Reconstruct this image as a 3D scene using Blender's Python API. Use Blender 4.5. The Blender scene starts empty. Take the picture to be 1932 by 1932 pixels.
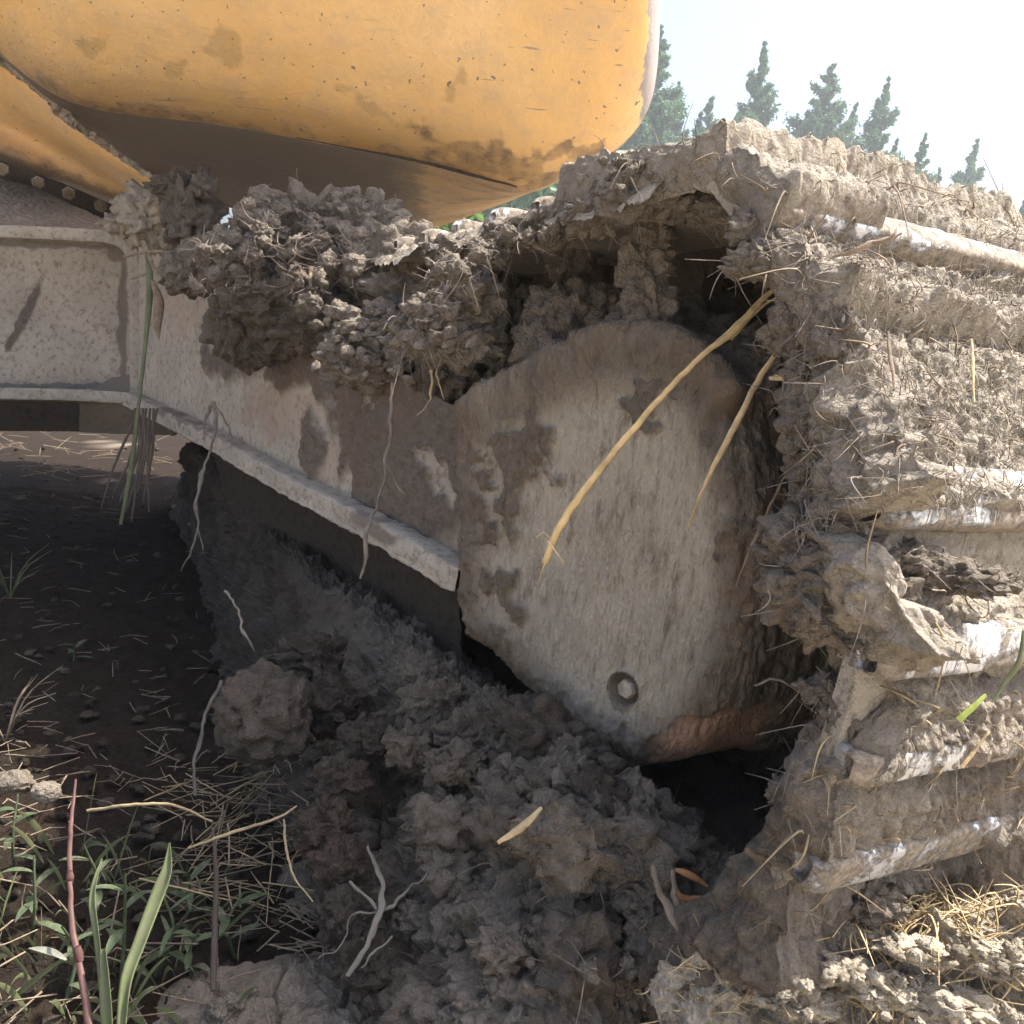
import bpy, bmesh, math, random
import numpy as np
from mathutils import Vector
random.seed(7); RNG = np.random.default_rng(7)
SC = bpy.context.scene
COL = SC.collection
# ------------------------------------------------------------------ camera
F = 1735.0; H = .70
_p, _t = math.radians(10.1), math.radians(6.8)
f_ = np.array([0, math.cos(_p), -math.sin(_p)]); _u0 = np.array([0, math.sin(_p), math.cos(_p)]); _r0 = np.array([1., 0, 0])
r_ = math.cos(_t)*_r0 + math.sin(_t)*_u0; u_ = -math.sin(_t)*_r0 + math.cos(_t)*_u0
CP = np.array([0, 0, H])
cd = bpy.data.cameras.new('camera'); cam = bpy.data.objects.new('camera', cd); COL.objects.link(cam)
from mathutils import Matrix
cam.matrix_world = Matrix(((r_[0], u_[0], -f_[0], 0), (r_[1], u_[1], -f_[1], 0), (r_[2], u_[2], -f_[2], H), (0, 0, 0, 1)))
cd.sensor_width = 36; cd.sensor_height = 36; cd.sensor_fit = 'AUTO'; cd.lens = 36*F/1932; cd.clip_start = .02; cd.clip_end = 3000
SC.camera = cam
# ------------------------------------------------------------------ world, sun, exposure
AZ = math.radians(30.7)
L = np.array([-math.sin(AZ), math.cos(AZ), 0]); A = np.array([math.cos(AZ), math.sin(AZ), 0]); Z = np.array([0, 0, 1.])
SUN_EL = math.radians(61); SUN_AZ = AZ - math.radians(20)      # angle from +X towards +Y
sd = np.array([math.cos(SUN_EL)*math.cos(SUN_AZ), math.cos(SUN_EL)*math.sin(SUN_AZ), math.sin(SUN_EL)])
w = bpy.data.worlds.new('World'); SC.world = w; w.use_nodes = True
nt = w.node_tree; sky = nt.nodes.new('ShaderNodeTexSky'); sky.sky_type = 'NISHITA'; sky.sun_disc = False
sky.sun_elevation = SUN_EL; sky.sun_rotation = math.pi/2 - SUN_AZ; sky.air_density = 1.0; sky.dust_density = 7.0; sky.ozone_density = 4.0
bg = nt.nodes['Background']; bg.inputs[1].default_value = .15; nt.links.new(sky.outputs[0], bg.inputs[0])
sl = bpy.data.lights.new('sun', 'SUN'); sl.energy = 5.0; sl.angle = math.radians(.53); sl.color = (1, .95, .86)
so = bpy.data.objects.new('sun', sl); COL.objects.link(so); so.location = (5, 2, 9)
so.rotation_euler = Vector(-sd).to_track_quat('-Z', 'Y').to_euler()
SC.view_settings.view_transform = 'Standard'; SC.view_settings.look = 'None'; SC.view_settings.gamma = 1
SC.view_settings.use_curve_mapping = False; SC.view_settings.exposure = 1.26
SC.render.engine = 'CYCLES'
# ------------------------------------------------------------------ geometry helpers
def U(x, y, d): return CP + d*(f_ + (x-966)/F*r_ - (y-966)/F*u_)
def Pj(P):
    q = np.asarray(P) - CP; d = q @ f_; d = np.where(abs(d) < 1e-4, 1e-4, d)
    return 966 + F*(q @ r_)/d, 966 - F*(q @ u_)/d, d
def G(x, y, z=0.):
    d = U(x, y, 1.) - CP; return CP + d*((z-H)/d[2])
Q = np.array([.0373, 1.0227, .4767]); R = .456
def onW(x, y, wv):
    o = Q + A*wv; d = U(x, y, 1.) - CP; return CP + d*(((o-CP) @ A)/(d @ A))
def cyl(th, wv, rr): return Q + rr*(-math.cos(th)*L + math.sin(th)*Z) + wv*A

_pt = RNG.permutation(256).astype(np.int32); _pt = np.concatenate([_pt, _pt, _pt])
_g = RNG.normal(size=(256, 3)).astype(np.float32); _g /= np.linalg.norm(_g, axis=1)[:, None]
_gt = [np.ascontiguousarray(_g[:, k][_pt[:768] & 255]) for k in range(3)]
def perlin(P):
    P = np.asarray(P, np.float32); x, y, z = (np.ascontiguousarray(P[:, k]) for k in range(3))
    ix, iy, iz = np.floor(x), np.floor(y), np.floor(z); x = x-ix; y = y-iy; z = z-iz
    ix = ix.astype(np.int32) & 255; iy = iy.astype(np.int32) & 255; iz = iz.astype(np.int32) & 255
    sx, sy, sz = x*x*x*(x*(x*6-15)+10), y*y*y*(y*(y*6-15)+10), z*z*z*(z*(z*6-15)+10)
    ox = []
    for dx in (0, 1):
        a = _pt[ix+dx]; xx = x-dx; oy = []
        for dy in (0, 1):
            b = _pt[a+iy+dy]+iz; yy = y-dy
            n0 = _gt[0][b]*xx+_gt[1][b]*yy+_gt[2][b]*z; b += 1; n1 = _gt[0][b]*xx+_gt[1][b]*yy+_gt[2][b]*(z-1)
            oy.append(n0+sz*(n1-n0))
        ox.append(oy[0]+sy*(oy[1]-oy[0]))
    return (ox[0]+sx*(ox[1]-ox[0]))*np.float32(1.5)
def fbm(P, s, o=4, ridge=False, seed=0):
    P = np.asarray(P, np.float32)*s + seed*17.31; a = 1.; t = 0; n = 0
    for k in range(o):
        v = perlin(P)
        if ridge: v = 1-2*np.abs(v)*1.4
        t = t + a*v; n += a; a *= .5; P = P*2.03 + 11.7
    return t/n
def worley(P, s, seed=0):
    P = np.asarray(P, np.float32)*s + seed*7.7 - .5; i = np.floor(P).astype(np.int32); fr = P-i
    d1 = np.full(len(P), 9., np.float32); d2 = d1.copy()
    for dx in (0, 1):
        for dy in (0, 1):
            for dz in (0, 1):
                h = _pt[(_pt[(_pt[(i[:, 0]+dx) & 255]+i[:, 1]+dy) & 255]+i[:, 2]+dz) & 255]
                d = ((_g[h]*.42+np.array([dx, dy, dz], np.float32)-fr)**2).sum(1)
                m = d < d1; d2 = np.where(m, d1, np.minimum(d2, d)); d1 = np.where(m, d, d1)
    return np.sqrt(d1), np.sqrt(d2)
def mesh(name, V, Fc, mat=None, parent=None, smooth=True, attrs=None):
    V = np.asarray(V, np.float32); me = bpy.data.meshes.new(name)
    if isinstance(Fc, np.ndarray):
        n = Fc.shape[1]; me.vertices.add(len(V)); me.vertices.foreach_set('co', V.ravel())
        me.loops.add(Fc.size); me.loops.foreach_set('vertex_index', Fc.ravel().astype(np.int32))
        me.polygons.add(len(Fc)); me.polygons.foreach_set('loop_start', np.arange(0, Fc.size, n, dtype=np.int32))
        me.polygons.foreach_set('loop_total', np.full(len(Fc), n, np.int32))
    else: me.from_pydata([tuple(v) for v in V], [], Fc)
    if smooth: me.polygons.foreach_set('use_smooth', np.ones(len(me.polygons), bool))
    for k, v in (attrs or {}).items():
        a = me.attributes.new(k, 'FLOAT', 'POINT'); a.data.foreach_set('value', np.asarray(v, np.float32))
    me.update(calc_edges=True); me.validate()
    if mat: me.materials.append(mat)
    o = bpy.data.objects.new(name, me); COL.objects.link(o)
    if parent: adopt(o, parent)
    return o
def adopt(o, parent):
    """parts are built in world coordinates: cancel the root Empty's offset once"""
    o.parent = parent
    if parent.type == 'EMPTY': o.matrix_parent_inverse = Matrix.Translation(parent.location).inverted()
def tag(o, label=None, cat=None, group=None, kind=None):
    if label: o['label'] = label
    if cat: o['category'] = cat
    if group: o['group'] = group
    if kind: o['kind'] = kind
    return o
def empty(name, loc):
    o = bpy.data.objects.new(name, None); COL.objects.link(o); o.location = Vector(loc); o.empty_display_size = .05; return o
def crom(P, n):
    """Catmull-Rom along axis 0"""
    P = np.asarray(P, float); m = len(P)
    if m == 2: t = np.linspace(0, 1, n); return P[0][None]*(1-t).reshape((-1,)+(1,)*(P.ndim-1)) + P[1][None]*t.reshape((-1,)+(1,)*(P.ndim-1))
    E = np.concatenate([[2*P[0]-P[1]], P, [2*P[-1]-P[-2]]]); t = np.linspace(0, m-1, n); i = np.minimum(t.astype(int), m-2)
    u = (t-i).reshape((-1,)+(1,)*(P.ndim-1)); a, b, c, d = E[i], E[i+1], E[i+2], E[i+3]
    return .5*((2*b)+(-a+c)*u+(2*a-5*b+4*c-d)*u*u+(-a+3*b-3*c+d)*u**3)
def grid_faces(nr, nc, wrap=False):
    i = np.arange(nr-1)[:, None]; j = np.arange(nc if wrap else nc-1)[None]; j2 = (j+1) % nc
    return np.stack([i*nc+j, i*nc+j2, (i+1)*nc+j2, (i+1)*nc+j], -1).reshape(-1, 4)
def gnorm(S, wrap=False):
    du = np.gradient(S, axis=0)
    if wrap: dv = np.roll(S, -1, 1)-np.roll(S, 1, 1)
    else: dv = np.gradient(S, axis=1)
    n = np.cross(du, dv); n /= np.linalg.norm(n, axis=2)[..., None]+1e-12; return n
def patch(ctrl, nr, nc): return crom(crom(np.asarray(ctrl, float), nr).swapaxes(0, 1), nc).swapaxes(0, 1)
def flipcam(S, N):
    c = CP - S; s = np.sign((c*N).sum(-1).mean()); return N*s, s
def blobs(V, bl, ns=9, na=28, seed=0):
    """stain mask: list of (x,y,rx,ry,deg) in photograph coordinates, ragged by noise"""
    x, y, d = Pj(V); n1 = fbm(V, ns*1.6, 6, seed=seed); n2 = fbm(V*np.array([1, 1, .5]), ns*1.6, 6, seed=seed+3); x = x+na*n1*2; y = y+na*n2*2
    m = np.zeros(len(V))
    for bx, by, rx, ry, a in bl:
        a = math.radians(a); dx, dy = x-bx, y-by; p = (dx*math.cos(a)+dy*math.sin(a))/rx; q = (-dx*math.sin(a)+dy*math.cos(a))/ry
        m = np.maximum(m, np.clip((1.12-np.sqrt(p*p+q*q)+.3*(n1+n2))*3, 0, 1))
    return m
def mudnoise(V, amp=1., seed=0, fine=1.):
    c1, c2 = worley(V, 55, seed); 
    return amp*(.010*fbm(V, 12, 3, seed=seed) + .007*fbm(V, 38, 3, True, seed) + fine*(.004*np.clip(c2-c1, 0, .5) + .0022*fbm(V, 170, 3, seed=seed+5)))
_ico = {}
def ico(sub):
    if sub not in _ico:
        bm = bmesh.new(); bmesh.ops.create_icosphere(bm, subdivisions=sub, radius=1)
        _ico[sub] = (np.array([v.co[:] for v in bm.verts]), np.array([[v.index for v in f.verts] for f in bm.faces])); bm.free()
    return _ico[sub]
def clod_v(c, r, sub=5, seed=0, rough=1., rot=None):
    V, T = ico(sub); r = np.array(r if hasattr(r, '__len__') else (r, r, r), float); n = V; rm = r.mean()
    sd_ = seed*3.7
    d = 1+rough*(.40*fbm(V+sd_, 1.3, 2) + .20*fbm(V+sd_, 2.6, 3, True))
    w1, w2 = worley(V+sd_, 1.9); d = d + rough*.34*(np.clip((w2-w1)*1.6, 0, 1)-.5)
    P = V*d[:, None]*r
    if rot is not None: P = P @ rot.T
    P = P + c
    k = min(1.3, rm/.035+.25); q_ = fbm(P, 18, 2, seed=seed+11); hh = (.009*fbm(P*np.array([1, 1, 1.7]), 30, 4, True, seed)+.0035*fbm(P, 120, 3, True, seed+2))*np.clip(.65+1.3*q_, .12, 1.3)
    if sub > 3: w1, w2 = worley(P, 75, seed); hh = hh+.0035*np.clip(w2-w1, 0, .6)
    P = P + (n*.8-f_*.2)*(rough*k*hh)[:, None] + np.stack([fbm(P, 55, 2, seed=seed+6), fbm(P, 55, 2, seed=seed+7), fbm(P, 55, 2, seed=seed+8)], 1)*(.008*k*rough)
    return P, T
class Pile:
    def __init__(s): s.V = []; s.T = []; s.w = []; s.n = 0
    def add(s, P, T, wet=0.):
        s.V.append(P); s.T.append(T+s.n); s.w.append(np.full(len(P), wet) if np.isscalar(wet) else wet); s.n += len(P)
    def clod(s, x, y, d, rpx, sub=5, seed=0, rough=1., wet=0., tilt=0):
        rp = rpx if hasattr(rpx, '__len__') else (rpx, rpx); m = d/F; mx = max(rp); sub = 6 if mx > 110 else 5 if mx > 36 else 4 if mx > 13 else 3
        rr = (rp[0]*m, (rp[0]+rp[1])/2*m*.9, rp[1]*m); a = _t*0 + math.radians(-tilt)
        rx = np.stack([r_*math.cos(a)+u_*math.sin(a), f_, -r_*math.sin(a)+u_*math.cos(a)], 1)
        s.add(*clod_v(U(x, y, d), rr, sub, seed, rough, rx), wet)
    def build(s, name, mat, parent=None):
        return mesh(name, np.concatenate(s.V), np.concatenate(s.T), mat, parent, attrs={'wet': np.concatenate(s.w)})
def tube_v(P, rad, ns=6, n=None, flat=1., jit=0.):
    P = np.asarray(P, float); n = n or (len(P)*5); C = crom(P, n); C = C+(np.stack([fbm(C, 70, 2, seed=k_) for k_ in (51, 52, 53)], 1)*jit if jit else 0); rr = crom(np.asarray(rad, float)[:, None], n)[:, 0] if hasattr(rad, '__len__') else np.full(n, rad)
    T = np.gradient(C, axis=0); T /= np.linalg.norm(T, axis=1)[:, None]; up = np.array([.21, -.9, .35]); X = np.cross(T, up); X /= np.linalg.norm(X, axis=1)[:, None]; Y = np.cross(X, T)
    a = np.arange(ns)/ns*2*math.pi
    V = C[:, None]+rr[:, None, None]*(np.cos(a)[None, :, None]*X[:, None]+flat*np.sin(a)[None, :, None]*Y[:, None])
    Fq = grid_faces(n, ns, True); V = V.reshape(-1, 3)
    caps = np.array([[0, 0, 0, 0]])[:0]
    return V, Fq
class Tubes:
    def __init__(s): s.V = []; s.F = []; s.n = 0
    def add(s, P, rad, ns=6, n=None, flat=1., jit=.0012):
        V, Fq = tube_v(P, rad, ns, n, flat, jit); s.V.append(V); s.F.append(Fq+s.n); s.n += len(V); return s
    def px(s, pts, d, wpx, ns=6, n=None, flat=1.):
        """pts in photograph coords (x,y[,d])"""
        P = [U(p[0], p[1], p[2] if len(p) > 2 else d) for p in pts]
        k = [ (p[2] if len(p) > 2 else d)/F for p in pts]; wp = wpx if hasattr(wpx, '__len__') else [wpx]*len(pts)
        return s.add(P, [a*b/2 for a, b in zip(wp, k)], ns, n, flat)
    def build(s, name, mat, parent=None): return mesh(name, np.concatenate(s.V), np.concatenate(s.F), mat, parent)
# ------------------------------------------------------------------ materials
def mat_new(name):
    m = bpy.data.materials.new(name); m.use_nodes = True; n = m.node_tree; return m, n, n.nodes['Principled BSDF']
def N(n, typ, **k):
    o = n.nodes.new(typ)
    for a, b in k.items():
        if a in o.inputs.keys(): o.inputs[a].default_value = b
        else: setattr(o, a, b)
    return o
def noise(n, vec, s, det=6, rough=.6, dist=0): 
    o = N(n, 'ShaderNodeTexNoise', Scale=s, Detail=det, Roughness=rough, Distortion=dist); n.links.new(vec, o.inputs['Vector']); return o.outputs['Fac']
def mixc(n, fac, a, b):
    o = n.nodes.new('ShaderNodeMix'); o.data_type = 'RGBA'; 
    if isinstance(fac, (int, float)): o.inputs[0].default_value = fac
    else: n.links.new(fac, o.inputs[0])
    for i, v in ((6, a), (7, b)):
        if isinstance(v, tuple): o.inputs[i].default_value = (*v, 1)
        else: n.links.new(v, o.inputs[i])
    return o.outputs[2]
def mixf(n, fac, a, b):
    o = n.nodes.new('ShaderNodeMix'); n.links.new(fac, o.inputs[0])
    for i, v in ((2, a), (3, b)):
        if isinstance(v, (int, float)): o.inputs[i].default_value = v
        else: n.links.new(v, o.inputs[i])
    return o.outputs[0]
def ramp(n, fac, lo, hi):
    o = N(n, 'ShaderNodeMapRange'); n.links.new(fac, o.inputs[0]); o.inputs[1].default_value = lo; o.inputs[2].default_value = hi; return o.outputs[0]
def attr(n, name):
    o = n.nodes.new('ShaderNodeAttribute'); o.attribute_name = name; return o.outputs['Fac']
def math_(n, op, a, b=None):
    o = N(n, 'ShaderNodeMath', operation=op)
    for i, v in enumerate((a, b)):
        if v is None: continue
        if isinstance(v, (int, float)): o.inputs[i].default_value = v
        else: n.links.new(v, o.inputs[i])
    return o.outputs[0]
def bump(n, h, dist, strength=1., prev=None):
    b = N(n, 'ShaderNodeBump', Strength=strength, Distance=dist); n.links.new(h, b.inputs['Height'])
    if prev: n.links.new(prev, b.inputs['Normal'])
    return b.outputs[0]
def mud_mat(name, dry, wet, rough=.95, rwet=.6, b=1., streak=None, rust=(.40, .25, .17), spec=.25):
    m, n, p = mat_new(name); tc = n.nodes.new('ShaderNodeTexCoord'); v = tc.outputs['Object']
    if streak is not None:
        mp = N(n, 'ShaderNodeMapping'); mp.inputs['Scale'].default_value = streak; n.links.new(v, mp.inputs[0]); vs = mp.outputs[0]
    else: vs = v
    n1 = noise(n, v, 9, 6); n2 = noise(n, vs, 70, 8, .7); n3 = noise(n, vs, 420, 6, .7)
    wa = attr(n, 'wet'); ra = attr(n, 'rust')
    dc = mixc(n, ramp(n, n1, .3, .7), tuple(c*.82 for c in dry), tuple(min(1, c*1.15) for c in dry))
    dc = mixc(n, ramp(n, n2, .50, .68), dc, (dry[0]*.46, dry[1]*.43, dry[2]*.40))  # dark flecks put crevice shade into the colour
    dc = mixc(n, ramp(n, n3, .56, .72), dc, tuple(min(1, c*1.45) for c in dry))
    wc = mixc(n, ramp(n, n2, .35, .65), tuple(c*.7 for c in wet), tuple(min(1, c*1.3) for c in wet))
    wc = mixc(n, ramp(n, n1, .45, .65), wc, (wet[0]*1.12, wet[1]*.99, wet[2]*.9))
    c = mixc(n, wa, dc, wc)
    c = mixc(n, ramp(n, math_(n, 'ADD', ra, math_(n, 'MULTIPLY', math_(n, 'SUBTRACT', n2, .5), ra)), .2, .8), c, rust)
    n.links.new(c, p.inputs['Base Color'])
    n.links.new(mixf(n, wa, rough, rwet), p.inputs['Roughness']); p.inputs['Specular IOR Level'].default_value = spec
    vo = N(n, 'ShaderNodeTexVoronoi', Scale=150); vo.feature = 'DISTANCE_TO_EDGE'
    vd = N(n, 'ShaderNodeVectorMath', operation='ADD'); nv = N(n, 'ShaderNodeTexNoise', Scale=90, Detail=3); n.links.new(v, nv.inputs['Vector'])
    sc = N(n, 'ShaderNodeVectorMath', operation='SCALE'); sc.inputs['Scale'].default_value = .012; n.links.new(nv.outputs['Color'], sc.inputs[0])
    n.links.new(vs, vd.inputs[0]); n.links.new(sc.outputs[0], vd.inputs[1]); n.links.new(vd.outputs[0], vo.inputs['Vector'])
    b1 = bump(n, noise(n, vs, 110, 8, .75), .0055*b); b2 = bump(n, ramp(n, vo.outputs['Distance'], 0, .25), .0014*b, prev=b1)
    b3 = bump(n, n3, .0014*b, prev=b2)
    n.links.new(b3, p.inputs['Normal']); return m
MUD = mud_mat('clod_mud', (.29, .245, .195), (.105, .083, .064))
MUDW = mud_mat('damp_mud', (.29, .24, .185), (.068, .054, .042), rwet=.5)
MUDT = mud_mat('track_mud', (.50, .435, .35), (.175, .143, .11), b=1.2)
DUST = mud_mat('dusty_steel', (.43, .37, .295), (.135, .108, .084), b=.35)
COVER = mud_mat('mud_film', (.47, .415, .33), (.17, .138, .105), b=.75, streak=(1, 1, .3))
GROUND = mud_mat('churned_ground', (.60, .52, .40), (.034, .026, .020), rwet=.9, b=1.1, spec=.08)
DARK = mud_mat('shade_dark_mud', (.10, .078, .06), (.05, .04, .032), b=.9)  # mud tone darkened for parts that lie in shade
def plain(name, c, rough=.8, metal=0, var=.25, s=30, bs=0., sub=0):
    m, n, p = mat_new(name); tc = n.nodes.new('ShaderNodeTexCoord'); v = tc.outputs['Object']
    a = noise(n, v, s, 6, .65); col = mixc(n, ramp(n, a, .3, .7), tuple(x*(1-var) for x in c), tuple(min(1, x*(1+var)) for x in c))
    n.links.new(col, p.inputs['Base Color']); p.inputs['Roughness'].default_value = rough; p.inputs['Metallic'].default_value = metal
    if bs: n.links.new(bump(n, noise(n, v, s*5, 6, .7), bs), p.inputs['Normal'])
    return m
STRAW = plain('dry_straw', (.50, .37, .20), .7, s=60, var=.35, bs=.001)
STRAWD = plain('muddy_straw', (.22, .165, .11), .85, s=80, var=.4, bs=.001)
STALK = plain('yellow_stalk', (.60, .43, .20), .6, s=45, var=.35, bs=.0006)
STRAWN = plain('nest_straw', (.33, .25, .14), .75, s=60, var=.4, bs=.001)
ROOT = plain('mud_caked_root', (.20, .165, .13), .9, s=90, var=.35)
WOOD = plain('torn_wood', (.50, .23, .09), .8, s=120, var=.35, bs=.001)
def leafmat(name, c, tr=.3, dirty=False):
    m, n, p = mat_new(name); tc = n.nodes.new('ShaderNodeTexCoord')
    col = mixc(n, ramp(n, noise(n, tc.outputs['Object'], 14, 5), .3, .7), tuple(x*.65 for x in c), tuple(x*1.3 for x in c))
    col = mixc(n, math_(n, 'MULTIPLY', ramp(n, noise(n, tc.outputs['Object'], 120, 6, .75), .48, .62), .7 if dirty else 0.), col, (.20, .165, .12))
    n.links.new(col, p.inputs['Base Color']); p.inputs['Roughness'].default_value = .6
    t = n.nodes.new('ShaderNodeBsdfTranslucent'); n.links.new(col, t.inputs[0]); mx = n.nodes.new('ShaderNodeMixShader'); mx.inputs[0].default_value = tr
    n.links.new(p.outputs[0], mx.inputs[1]); n.links.new(t.outputs[0], mx.inputs[2]); n.links.new(mx.outputs[0], n.nodes['Material Output'].inputs[0]); return m
LEAF = leafmat('weed_leaf', (.075, .112, .05), dirty=True); BLADE = leafmat('reed_blade', (.17, .20, .085), dirty=True); TREELEAF = leafmat('conifer_leaf', (.07, .15, .06), .4)
BUSH = leafmat('bush_leaf', (.16, .30, .05), .4); PALE = leafmat('pale_leaf', (.30, .31, .25), dirty=True); REDSTEM = plain('red_stem', (.11, .052, .042), .6, s=40, var=.45)
BARK = plain('tree_bark', (.10, .075, .06), .9, s=6)
def steel_mat():
    m, n, p = mat_new('polished_steel'); tc = n.nodes.new('ShaderNodeTexCoord'); v = tc.outputs['Object']
    a = ramp(n, noise(n, v, 26, 9, .75), .43, .51); b = noise(n, v, 160, 5)
    dirt = mixc(n, ramp(n, noise(n, v, 140, 8, .75), .4, .62), (.32, .265, .20), (.11, .088, .066)); c = mixc(n, a, (.64, .64, .65), dirt); n.links.new(c, p.inputs['Base Color'])
    n.links.new(mixf(n, a, .48, .9), p.inputs['Roughness']); n.links.new(mixf(n, a, .7, 0.), p.inputs['Metallic'])
    n.links.new(bump(n, b, .0012, prev=bump(n, a, .002)), p.inputs['Normal']); return m
STEEL = steel_mat()
def paint_mat():
    m, n, p = mat_new('worn_yellow_paint'); tc = n.nodes.new('ShaderNodeTexCoord'); v = tc.outputs['Object']
    n1 = noise(n, v, 2.3, 6, .6); n2 = noise(n, v, 17, 8, .7); n3 = noise(n, v, 60, 8, .75)
    c = mixc(n, ramp(n, n1, .35, .65), (.84, .50, .17), (.88, .58, .27))
    c = mixc(n, math_(n, 'MULTIPLY', ramp(n, n2, .45, .7), .6), c, (.62, .43, .27))         # dust film
    c = mixc(n, math_(n, 'MULTIPLY', ramp(n, n3, .66, .70), ramp(n, n2, .42, .5)), c, (.22, .17, .13))                                  # chips
    mp = N(n, 'ShaderNodeMapping'); mp.inputs['Scale'].default_value = (9, 9, 90); mp.inputs['Rotation'].default_value = (0, .7, .3); n.links.new(v, mp.inputs[0])
    c = mixc(n, math_(n, 'MULTIPLY', ramp(n, noise(n, mp.outputs[0], 1, 4), .66, .72), .5), c, (.62, .42, .2))
    for sc_, th_, col_ in ((26, .10, (.25, .20, .165)), (55, .13, (.30, .22, .15)), (14, .07, (.17, .13, .11))):
        vr = N(n, 'ShaderNodeTexVoronoi', Scale=sc_); wv_ = N(n, 'ShaderNodeVectorMath', operation='ADD'); nz = N(n, 'ShaderNodeTexNoise', Scale=sc_*2.2, Detail=4); n.links.new(v, nz.inputs['Vector'])
        sc2 = N(n, 'ShaderNodeVectorMath', operation='SCALE'); sc2.inputs['Scale'].default_value = .9/sc_; n.links.new(nz.outputs['Color'], sc2.inputs[0]); n.links.new(v, wv_.inputs[0]); n.links.new(sc2.outputs[0], wv_.inputs[1]); n.links.new(wv_.outputs[0], vr.inputs['Vector'])
        sp = N(n, 'ShaderNodeSeparateColor'); n.links.new(vr.outputs['Color'], sp.inputs[0])
        c = mixc(n, math_(n, 'MULTIPLY', math_(n, 'LESS_THAN', vr.outputs['Distance'], th_), math_(n, 'LESS_THAN', sp.outputs[0], .45)), c, col_)
    for rot in ((.9, .2, .5), (.2, 1.1, -.6)):
        mq = N(n, 'ShaderNodeMapping'); mq.inputs['Scale'].default_value = (5, 60, 60); mq.inputs['Rotation'].default_value = rot; n.links.new(v, mq.inputs[0])
        c = mixc(n, math_(n, 'MULTIPLY', ramp(n, noise(n, mq.outputs[0], 1, 2), .715, .73), .75), c, (.35, .26, .19))
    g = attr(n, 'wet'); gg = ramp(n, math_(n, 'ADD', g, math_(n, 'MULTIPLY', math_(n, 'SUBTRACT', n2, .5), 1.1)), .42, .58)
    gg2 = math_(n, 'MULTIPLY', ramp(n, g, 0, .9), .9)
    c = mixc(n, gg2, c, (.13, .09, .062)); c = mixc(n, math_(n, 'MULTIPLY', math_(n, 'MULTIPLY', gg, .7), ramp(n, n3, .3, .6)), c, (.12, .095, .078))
    ea = attr(n, 'edge'); c = mixc(n, ramp(n, math_(n, 'ADD', ea, math_(n, 'MULTIPLY', math_(n, 'SUBTRACT', n2, .5), .8)), .46, .52), c, (.30, .26, .24))
    n.links.new(c, p.inputs['Base Color']); p.inputs['Roughness'].default_value = .62; p.inputs['Specular IOR Level'].default_value = .3
    n.links.new(bump(n, n2, .006, prev=bump(n, n3, .002)), p.inputs['Normal']); return m
PAINT = paint_mat()

# ------------------------------------------------------------------ ground
def axis(lo, hi, st, far, g=1.13):
    a = list(np.arange(lo, hi, st)); s = st; x = a[-1]
    while x < far: s *= g; x += s; a.append(x)
    s = st; x = a[0]; b = []
    while x > -far: s *= g; x -= s; b.append(x)
    return np.array(b[::-1]+a)
gx = axis(-1.5, 1.1, .0085, 900, 1.1); gy = axis(.5, 3.2, .0085, 900, 1.1)
GX, GY = np.meshgrid(gx, gy); GV = np.stack([GX, GY, np.zeros_like(GX)], -1).reshape(-1, 3)
near = np.exp(-((GV[:, 0]/4.5)**2+((GV[:, 1]-1.5)/4.5)**2)**2)
px, py, pd = Pj(GV)
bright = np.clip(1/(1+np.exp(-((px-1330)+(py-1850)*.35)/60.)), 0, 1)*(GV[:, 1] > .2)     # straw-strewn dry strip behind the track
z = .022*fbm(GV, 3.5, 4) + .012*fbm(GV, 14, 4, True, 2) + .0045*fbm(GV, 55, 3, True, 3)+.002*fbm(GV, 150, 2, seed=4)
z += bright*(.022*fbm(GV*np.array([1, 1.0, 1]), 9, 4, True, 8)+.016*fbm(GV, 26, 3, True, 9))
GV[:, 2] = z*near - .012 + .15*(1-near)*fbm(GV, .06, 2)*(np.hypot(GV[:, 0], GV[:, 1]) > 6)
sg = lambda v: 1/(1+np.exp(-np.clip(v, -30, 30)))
wetz = sg((GV[:, 0]+4.5)/.4)*sg((.85-GV[:, 0]+.15*GV[:, 1])/.12)*sg((GV[:, 1]-.15)/.12)*sg((6.2-GV[:, 1])/.4)       # wet trampled mud under the machine; open field round it kept dry to bounce light
wet = wetz*(1-bright)*1.15-4*np.clip(fbm(GV, 1.9, 5, seed=22)-.30, 0, .5)*(GV[:, 1] > 3.0)  # pale dry patches farther off imitate sunlit spots on the ground
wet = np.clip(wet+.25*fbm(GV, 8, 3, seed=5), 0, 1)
ground = mesh('ground', GV, grid_faces(len(gy), len(gx)), GROUND, attrs={'wet': wet}); tag(ground, kind='structure')

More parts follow.
